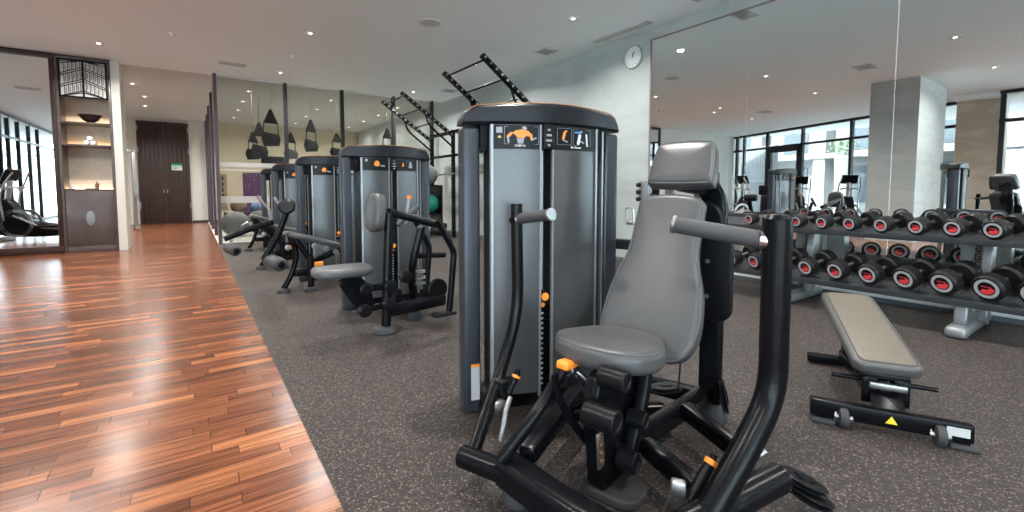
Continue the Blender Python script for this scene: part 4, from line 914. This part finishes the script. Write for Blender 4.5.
# ================================================================= DUMBBELL RACK
rk = empty('dumbbell_rack', (5.0, 0.6, 0), 0, 'long grey two tier dumbbell rack in front of the wall mirror', 'rack')
OK = Matrix.Translation((-5.0, -0.6, 0))
Y0, Y1 = -1.75, 3.05
for zf, xf, nm, td in ((0.715, 4.86, 'upper', 9), (0.262, 4.68, 'lower', 14)):
    m = MB(OK); tl = Matrix.Rotation(R(-td), 4, 'Y')
    T = Matrix.Translation((xf, 0, zf)) @ tl
    mm = MB(OK @ T); mm.b2((0, Y0, -0.012), (0.42, Y1, 0.012)); mm.b2((-0.012, Y0, -0.035), (0.012, Y1, 0.018), 0.005); mm.b2((0.40, Y0, -0.02), (0.425, Y1, 0.05), 0.005)
    sh = mm.build('shelf', 'shelf_grey', rk)
for y in (2.12, -0.9 + 1.78, -0.9 - 0.4):
    m = MB(OK)
    m.pad(smooth_outline([(4.98, 0.05), (5.12, 0.05), (5.20, 0.72), (5.30, 0.80), (5.22, 0.80), (5.06, 0.74), (5.02, 0.30)]), 0.06, 0.008, mtx((0, y - 0.09, 0), (1, 0, 0), (0, 0, 1)))
    m.pad(smooth_outline([(5.22, 0.05), (5.34, 0.05), (5.34, 0.78), (5.28, 0.78), (5.24, 0.30)]), 0.06, 0.008, mtx((0, y + 0.05, 0), (1, 0, 0), (0, 0, 1)))
    m.b2((4.98, y - 0.15, 0.28), (5.32, y + 0.05, 0.30)); m.b2((5.13, y - 0.15, 0.30), (5.17, y + 0.05, 0.74), 0.01)
    m.tube([(4.74, y - 0.05, 0.24), (4.72, y - 0.05, 0.10), (4.80, y - 0.05, 0.05)], 0.03, bend=0.05, prof=(0.08, 0.05))
    up_ = m.build('upright', 'rack_grey', rk)
    m = MB(OK); m.box((5.0, y - 0.05, 0.045), (0.86, 0.13, 0.085), 0.035, seg=4); m.build('foot', 'rack_grey', up_)
    text_obj('Life Fitness', 0.075, OK @ mtx((5.127, y - 0.05, 0.52), (0, 0, 1), (0, 1, 0)), 'black_plastic', up_, shear=0.35, bold=0.001)

def dumbbell(r, name='dumbbell'):
    t = empty(name)
    m = MB(); m.cyl((0.09, 0, 0), (0.235, 0, 0), 0.016, n=14); m.build('handle', 'steel', t)
    for x0, x1 in ((0.0, 0.10), (0.225, 0.325)):
        m = MB(); c = r * 0.16
        m.lathe([(r * 0.60, 0.004), (r - c, 0), (r, c), (r, x1 - x0 - c), (r - c, x1 - x0), (r * 0.4, x1 - x0)], (x0, 0, 0), (1, 0, 0), 30)
        hd = m.build('weight_head', 'rubber', t)
        e, s_ = (x0, -1) if x0 == 0 else (x1, 1)
        m = MB(); m.lathe([(r * 0.72, 0.0), (r * 0.72, 0.003), (r * 0.52, 0.003), (r * 0.52, 0.0)], (e - s_ * 0.001, 0, 0), (s_, 0, 0), 30, caps=False); m.build('end_ring', 'ring_grey', hd)
        m = MB(); m.lathe([(r * 0.50, 0.001), (0.001, 0.001)], (e - s_ * 0.001, 0, 0), (s_, 0, 0), 24, caps=False); m.build('end_disc', 'black_plastic', hd)
        # red crescent emblem
        pts = []; q = r * 0.44
        for k in range(13): a = R(-150 + 150 * k / 12); pts.append((q * math.cos(a), q * math.sin(a)))
        pts += [(q * 0.55, q * 0.18), (q * 0.1, -q * 0.12), (-q * 0.5, -q * 0.1)]
        T = mtx((e + s_ * 0.0005, 0, 0), (0, -1 if s_ < 0 else 1, 0), (0, 0, 1))
        m = MB(); m.pad(pts, 0.0012, 0.0002, T, 1); m.pad([(-q * 0.7, q * 0.32), (q * 0.7, q * 0.22), (q * 0.68, q * 0.36), (-q * 0.68, q * 0.44)], 0.0012, 0.0002, T, 1); m.build('emblem', 'red', hd)
    return t
UY = [2.47, 2.24, 2.01, 1.79, 1.57, 1.34, 1.11, 0.89, 0.67, 0.44, 0.21, -0.02, -0.25]
LY_ = [2.60, 2.37, 2.13, 1.89, 1.65, 1.41, 1.17, 0.94, 0.70, 0.47, 0.23, -0.01]
words = ['far left end', 'second', 'third', 'fourth', 'fifth', 'sixth', 'seventh', 'eighth', 'ninth', 'tenth', 'eleventh', 'twelfth', 'thirteenth']
protos = {}
for row, ys_, zc, x0, r0, r1 in (('upper', UY, 0.742, 4.79, 0.060, 0.074), ('lower', LY_, 0.295, 4.635, 0.078, 0.098)):
    for i, y in enumerate(ys_):
        r = r0 + (r1 - r0) * min(1, i / 8); key = (row, i)
        o = dumbbell(r)
        o.rotation_euler = (0, R(-9 if row == 'upper' else -14), R(-17))
        o.location = (x0 + 0.02, y + (0.035 if row == 'upper' else -0.005), zc + r + (-0.012 if row == 'upper' else -0.004))
        pos = 'at the left end' if i == 0 else '%s from the left end' % words[i]
        tag(o, 'black dumbbell with red emblem on the %s rack shelf, %s' % (row, pos), 'dumbbell', 'dumbbells on the %s shelf' % row)

# ================================================================= BENCH
bn = empty('weight_bench', (2.55, 0.665, 0), math.atan2(0.40, 0.72) * 0.55 + 0.20, 'flat weight bench with grey brown padded top and wheeled crossbar', 'bench')
# local x along the bench away from the wheeled end, y to the left
m = MB(); m.pad(rrect(0.86, 0.265, 0.045, 5), 0.055, 0.018, mtx((0.45, 0.02, 0.328), (1, 0.05, 0.19), (0, 1, 0)), 4); pd = m.build('bench_pad', 'leather', bn)
m = MB(); m.pad(rrect(0.81, 0.215, 0.03, 5), 0.016, 0.006, mtx((0.45, 0.02, 0.328), (1, 0.05, 0.19), (0, 1, 0)) @ Matrix.Translation((0, 0, 0.048)), 4); m.build('top_cover', 'bench_leather', pd)
m = MB(); m.box((-0.012, 0.01, 0.07), (0.045, 0.58, 0.075), 0.004); cb_ = m.build('crossbar', 'frame_black', bn)
for y in (-0.17, 0.17):
    m = MB(); m.lathe([(0.03, 0), (0.042, 0.004), (0.045, 0.012), (0.042, 0.034), (0.03, 0.038)], (-0.035, y - 0.019, 0.046), (0, 1, 0), 26); w_ = m.build('wheel', 'rubber_foot', cb_)
    m = MB(); m.cyl((-0.035, y - 0.035, 0.046), (-0.035, y + 0.035, 0.046), 0.012, n=12); m.bar((-0.03, y + 0.03, 0.046), (0.0, y + 0.03, 0.09), 0.006, 0.03); m.build('axle', 'steel', w_)
for y in (-0.25, 0.25): MB().b2((-0.05, y - 0.05, 0.0), (0.02, y + 0.05, 0.022), 0.008).build('foot', 'rubber_foot', cb_)
for y in (-0.25, 0.25): MB().b2((-0.03, y - 0.02, 0.02), (0.02, y + 0.02, 0.06)).build('foot_bracket', 'frame_black', cb_)
m = MB(); m.pad([(-0.022, 0), (0.022, 0), (0, 0.036)], 0.0015, 0.0003, mtx((-0.035, -0.005, 0.055), (0, -1, 0), (0, 0, 1))); m.build('caution_label', 'yellow', cb_)
MB().b2((-0.037, -0.265, 0.055), (-0.034, -0.19, 0.093)).build('warning_label', 'sticker', cb_)
m = MB()
m.bar((0.0, 0, 0.10), (0.18, 0, 0.25), 0.12, 0.02, 0.004); m.bar((0.02, 0, 0.10), (0.85, 0.03, 0.08), 0.07, 0.06, 0.01); m.bar((0.82, 0.03, 0.08), (0.66, 0.02, 0.35), 0.06, 0.06, 0.01)
m.b2((0.06, -0.09, 0.215), (0.12, 0.09, 0.245), 0.004); m.box((0.42, 0.01, 0.302), (0.66, 0.09, 0.035), 0.005, Matrix.Rotation(math.atan(-0.19), 4, 'Y')); m.bar((0.07, 0.06, 0.10), (0.07, 0.06, 0.23), 0.02, 0.06, 0.004); m.bar((0.07, -0.06, 0.10), (0.07, -0.06, 0.23), 0.02, 0.06, 0.004)
m.build('bench_frame', 'frame_black', bn)
m = MB(); m.cyl((0.12, -0.20, 0.19), (0.12, 0.20, 0.19), 0.011, n=12); m.build('adjuster_bar', 'frame_black', bn)
m = MB(); m.cyl((0.06, 0.0, 0.17), (0.13, 0.0, 0.23), 0.018, n=12); m.box((0.03, 0, 0.20), (0.03, 0.14, 0.03), 0.006); m.build('latch', 'steel', bn)
m = MB(); m.box((0.85, 0.03, 0.035), (0.06, 0.40, 0.05), 0.01); m.bar((0.85, 0.03, 0.05), (0.85, 0.03, 0.10), 0.06, 0.06, 0.01); m.build('rear_foot', 'frame_black', bn)

# ================================================================= STUDIO BEHIND THE GLASS
def harness(x, y, zt, zb, rz, label, first_=False):
    t = empty('hanging_harness', (x, y, zb), rz, label, 'harness', 'suspension harnesses hanging in the studio')
    h_ = zt - zb
    m = MB(); m.loft([[(-0.17, -0.03, h_*0.62), (0.17, -0.03, h_*0.62), (0.17, 0.03, h_*0.62), (-0.17, 0.03, h_*0.62)], [(-0.02, -0.02, h_), (0.02, -0.02, h_), (0.02, 0.02, h_), (-0.02, 0.02, h_)]]); m.build('top_hood', 'rubber', t)
    m = MB(); m.tube([(-0.16, 0, h_*0.64), (-0.18, 0, h_*0.42), (-0.15, 0, h_*0.25)], 0.012, n=8, bend=0.05); m.tube([(0.16, 0, h_*0.64), (0.18, 0, h_*0.42), (0.15, 0, h_*0.25)], 0.012, n=8, bend=0.05); m.build('strap', 'rubber', t)
    m = MB(); m.loft([[(-0.15, -0.05, 0), (0.17, -0.05, 0.03), (0.17, 0.05, 0.03), (-0.15, 0.05, 0)], [(-0.2, -0.07, h_*0.2), (0.2, -0.07, h_*0.2), (0.2, 0.07, h_*0.2), (-0.2, 0.07, h_*0.2)], [(-0.18, -0.04, h_*0.38), (0.17, -0.04, h_*0.33), (0.17, 0.04, h_*0.33), (-0.18, 0.04, h_*0.38)]]); m.build('pouch', 'rubber', t)
    MB().cyl((0, 0, h_), (0, 0, H - zb), 0.006, n=8).build('cord', 'steel', t)
hz = [(1.22, 12.6, 2.49, 1.82, 0.9, 'leftmost small black harness hanging behind the glass'), (1.42, 13.15, 2.79, 1.9, 0.6, 'second black harness from the left hanging behind the glass'),
      (1.60, 12.5, 3.05, 2.15, 0.3, 'highest and largest black harness hanging behind the glass'), (2.10, 12.9, 2.57, 1.88, 0.8, 'black harness hanging just right of the first glass post'),
      (2.53, 12.6, 2.89, 2.07, 0.7, 'black harness hanging between the two glass posts, above the third tower'), (3.19, 12.7, 2.61, 1.97, 0.6, 'black harness partly behind the second weight tower'),
      (4.6, 12.8, 2.85, 2.1, 0.5, 'black harness hanging near the pull-up rig')]
for a in hz: harness(*a)
t = empty('wall_television', (2.5, 18.7, 1.9), 0, 'black flat television on the far studio wall', 'television')
MB().b2((-0.45, -0.02, 0), (0.45, 0.03, 0.42), 0.01).build('housing', 'black_plastic', t); MB().b2((-0.43, -0.023, 0.02), (0.43, -0.019, 0.40)).build('screen', 'black', t, smooth=0)
slab('wall_studio', (0.5, 18.72, 0), (5.5, 18.8, H), 'studio_wall')
t = empty('folding_screen', (1.62, 17.0, 0), 0, 'dark purple patterned panel standing in the studio', 'screen')
MB().b2((-0.3, -0.02, 0.08), (0.3, 0.02, 1.66), 0.006).build('panel', 'purple_pattern', t); MB().b2((-0.32, -0.08, 0.0), (0.32, 0.08, 0.08), 0.01).build('base', 'dark_wood', t)
t = empty('wall_poster', (0.85, 18.7, 1.3), 0, 'narrow orange panel with dark figures on the studio wall', 'poster')
m = MB(); m.use('ball_tan').b2((-0.12, -0.01, -0.9), (0.12, 0.01, 0.35)); m.use('black')
for k in range(5): m.box((0, -0.012, 0.2 - k * 0.2), (0.06, 0.006, 0.13), 0.002)
m.build('poster_print', None, t, smooth=0)
ball('exercise_ball', (0.80, 12.6, 0), 0.30, 'ball_grey', 'large grey exercise ball on the studio floor, nearest the walkway')
ball('exercise_ball', (1.35, 12.9, 0), 0.30, 'ball_grey', 'grey exercise ball on the studio floor, right of the first')
st = empty('equipment_shelf', (1.15, 14.2, 0), 0, 'low dark shelf with small balls in the studio', 'shelf')
m = MB(); m.b2((-0.5, -0.2, 0), (-0.46, 0.2, 0.5)); m.b2((0.46, -0.2, 0), (0.5, 0.2, 0.5)); m.b2((-0.5, -0.2, 0.46), (0.5, 0.2, 0.5)); m.b2((-0.5, -0.2, 0.2), (0.5, 0.2, 0.23)); m.build('body', 'dark_wood', st, smooth=0)
ball('exercise_ball', (0.98, 14.2, 0.5), 0.2, 'ball_tan', 'tan exercise ball on the low studio shelf')
ball('exercise_ball', (1.4, 14.2, 0.5), 0.14, 'ball_blue', 'small blue exercise ball on the low studio shelf')

# ================================================================= CABLE MACHINE in the lobby
t = empty('cable_machine', (-1.62, 16.3, 0), 0.2, 'blue grey cable machine beyond the cream wall end, beside the dark door', 'gym machine')
for x in (-0.3, 0.3):
    m = MB(); m.b2((x - 0.04, -0.05, 0), (x + 0.04, 0.05, 2.2), 0.01); m.build('upright', 'rack_grey', t)
MB().b2((-0.34, -0.05, 2.12), (0.34, 0.05, 2.2), 0.01).build('top_beam', 'rack_grey', t)
for x in (-0.34, 0.26): MB().b2((x, -0.4, 0), (x + 0.08, 0.3, 0.08), 0.01).build('base_rail', 'rack_grey', t)
m = MB()
for k in range(14): m.b2((-0.12, -0.08, 0.1 + k * 0.045), (0.12, 0.06, 0.14 + k * 0.045), 0.004)
m.build('weight_stack', 'black_plastic', t)
m = MB(); m.cyl((-0.08, 0, 0.7), (-0.08, 0, 2.12), 0.012, n=10); m.cyl((0.08, 0, 0.7), (0.08, 0, 2.12), 0.012, n=10); m.build('guide_rod', 'chrome', t)
m = MB(); m.box((0.33, -0.08, 0.95), (0.08, 0.12, 0.14), 0.02); m.tube([(0.33, -0.14, 0.9), (0.40, -0.22, 0.7), (0.36, -0.2, 0.5)], 0.012, n=8, bend=0.05); m.build('pulley_carriage', 'steel', t)

# ================================================================= REFLECTED CARDIO MACHINES
def elliptical(x, y, rz, label):
    t = empty('elliptical_trainer', (x, y, 0), rz, label, 'exercise machine', 'elliptical trainers by the windows')
    m = MB(); m.pad(smooth_outline([(-0.85, 0.08), (0.55, 0.08), (0.62, 0.35), (0.50, 0.80), (0.36, 0.95), (0.22, 0.80), (0.10, 0.45), (-0.30, 0.38), (-0.80, 0.30)]), 0.26, 0.04, mtx((0, 0.13, 0), (1, 0, 0), (0, 0, 1)), 4); m.build('housing', 'black_plastic', t)
    for s_ in (-1, 1):
        m = MB(); m.lathe([(0.30, 0), (0.30, 0.02), (0.24, 0.02), (0.24, 0)], (0.15, s_ * 0.14 - 0.01, 0.38), (0, 1, 0), 40, caps=False); m.build('flywheel_ring', 'silver', t)
        m = MB(); m.tube([(0.15, s_ * 0.22, 0.55), (-0.35, s_ * 0.22, 0.28), (-0.75, s_ * 0.22, 0.26)], 0.022, n=12, bend=0.1); pe = m.build('pedal_arm', 'silver', t)
        MB().box((-0.45, s_ * 0.25, 0.32), (0.36, 0.13, 0.05), 0.015).build('pedal', 'rubber', pe)
        m = MB(); m.tube([(0.30, s_ * 0.24, 0.45), (0.34, s_ * 0.26, 0.95), (0.22, s_ * 0.28, 1.25), (0.10, s_ * 0.22, 1.48)], 0.018, n=12, bend=0.15); m.build('moving_handle', 'silver', t)
    m = MB(); m.tube([(0.36, 0, 0.9), (0.30, 0, 1.32)], 0.05, n=14); m.tube([(0.30, -0.2, 1.12), (0.15, -0.2, 1.15), (0.15, 0.2, 1.15), (0.30, 0.2, 1.12)], 0.02, n=10, bend=0.05); m.build('console_post', 'silver', t)
    m = MB(); m.box((0.27, 0, 1.42), (0.06, 0.42, 0.28), 0.03, Matrix.Rotation(R(-25), 4, 'Y'), seg=3); cn = m.build('console', 'black_plastic', t)
    m = MB(); m.box((0.238, 0, 1.435), (0.004, 0.34, 0.2), 0.001, Matrix.Rotation(R(-25), 4, 'Y')); m.build('screen', 'panel_dark', cn)
    for x_ in (-0.7, 0.5): MB().box((x_, 0, 0.04), (0.09, 0.6, 0.08), 0.02).build('foot', 'silver', t)
elliptical(-5.3, 6.75, R(145), 'elliptical trainer reflected in the wall mirror, left of the two by the windows')
elliptical(-4.9, 5.25, R(145), 'elliptical trainer reflected in the wall mirror, right of the two by the windows')
elliptical(-2.95, 7.7, R(200), 'black and silver elliptical trainer reflected large in the dark framed mirror')
elliptical(-3.9, 9.3, R(200), 'elliptical trainer partly reflected at the edge of the dark framed mirror')
t = empty('arm_ergometer', (-6.0, 8.3, 0), R(150), 'dark upright exercise bike reflected in front of the glass door', 'exercise machine')
MB().b2((-0.4, -0.15, 0), (0.4, 0.15, 0.1), 0.03).build('base_frame', 'frame_black', t); MB().b2((-0.3, -0.12, 0.1), (0.15, 0.12, 0.9), 0.06).build('housing', 'black_plastic', t)
m = MB(); m.tube([(0.2, 0, 0.1), (0.3, 0, 0.85)], 0.03, n=12); m.build('seat_post', 'silver', t); MB().box((0.3, 0, 0.9), (0.26, 0.2, 0.08), 0.03).build('seat', 'leather', t)
MB().box((-0.15, 0, 1.1), (0.06, 0.4, 0.35), 0.02).build('console', 'black_plastic', t)
MB().cyl((-0.15, 0, 0.85), (-0.15, 0, 1.0), 0.03).build('console_post', 'black_plastic', t)

# small accessory stand next to the mirror edge
t = empty('accessory_rack', (5.2, 4.19, 0), 0, 'grey accessory stand with round knobs beside the left edge of the wall mirror', 'rack')
m = MB(); m.box((0, 0, 0.03), (0.4, 0.3, 0.06), 0.02); m.cyl((0, 0, 0.05), (0, 0, 1.2), 0.03, n=16); m.box((0.0, 0, 1.08), (0.05, 0.16, 0.30), 0.02); m.build('stand', 'rack_grey', t)
m = MB()
for z in (0.97, 1.07, 1.17): m.lathe([(0.02, 0), (0.032, 0.01), (0.032, 0.05), (0.02, 0.06)], (-0.02, 0.05, z), (-1, 0.3, 0), 18)
m.build('knob', 'rubber', t)
m = MB(); m.tube([(-0.03, 0.15, 0.60), (-0.05, 0.15, 0.85), (-0.05, 0.28, 0.85), (-0.03, 0.28, 0.60)], 0.014, n=10, bend=0.05); m.bar((-0.02, 0.0, 0.62), (-0.02, 0.3, 0.62), 0.04, 0.05, 0.01); m.build('chrome_loop', 'chrome', t)
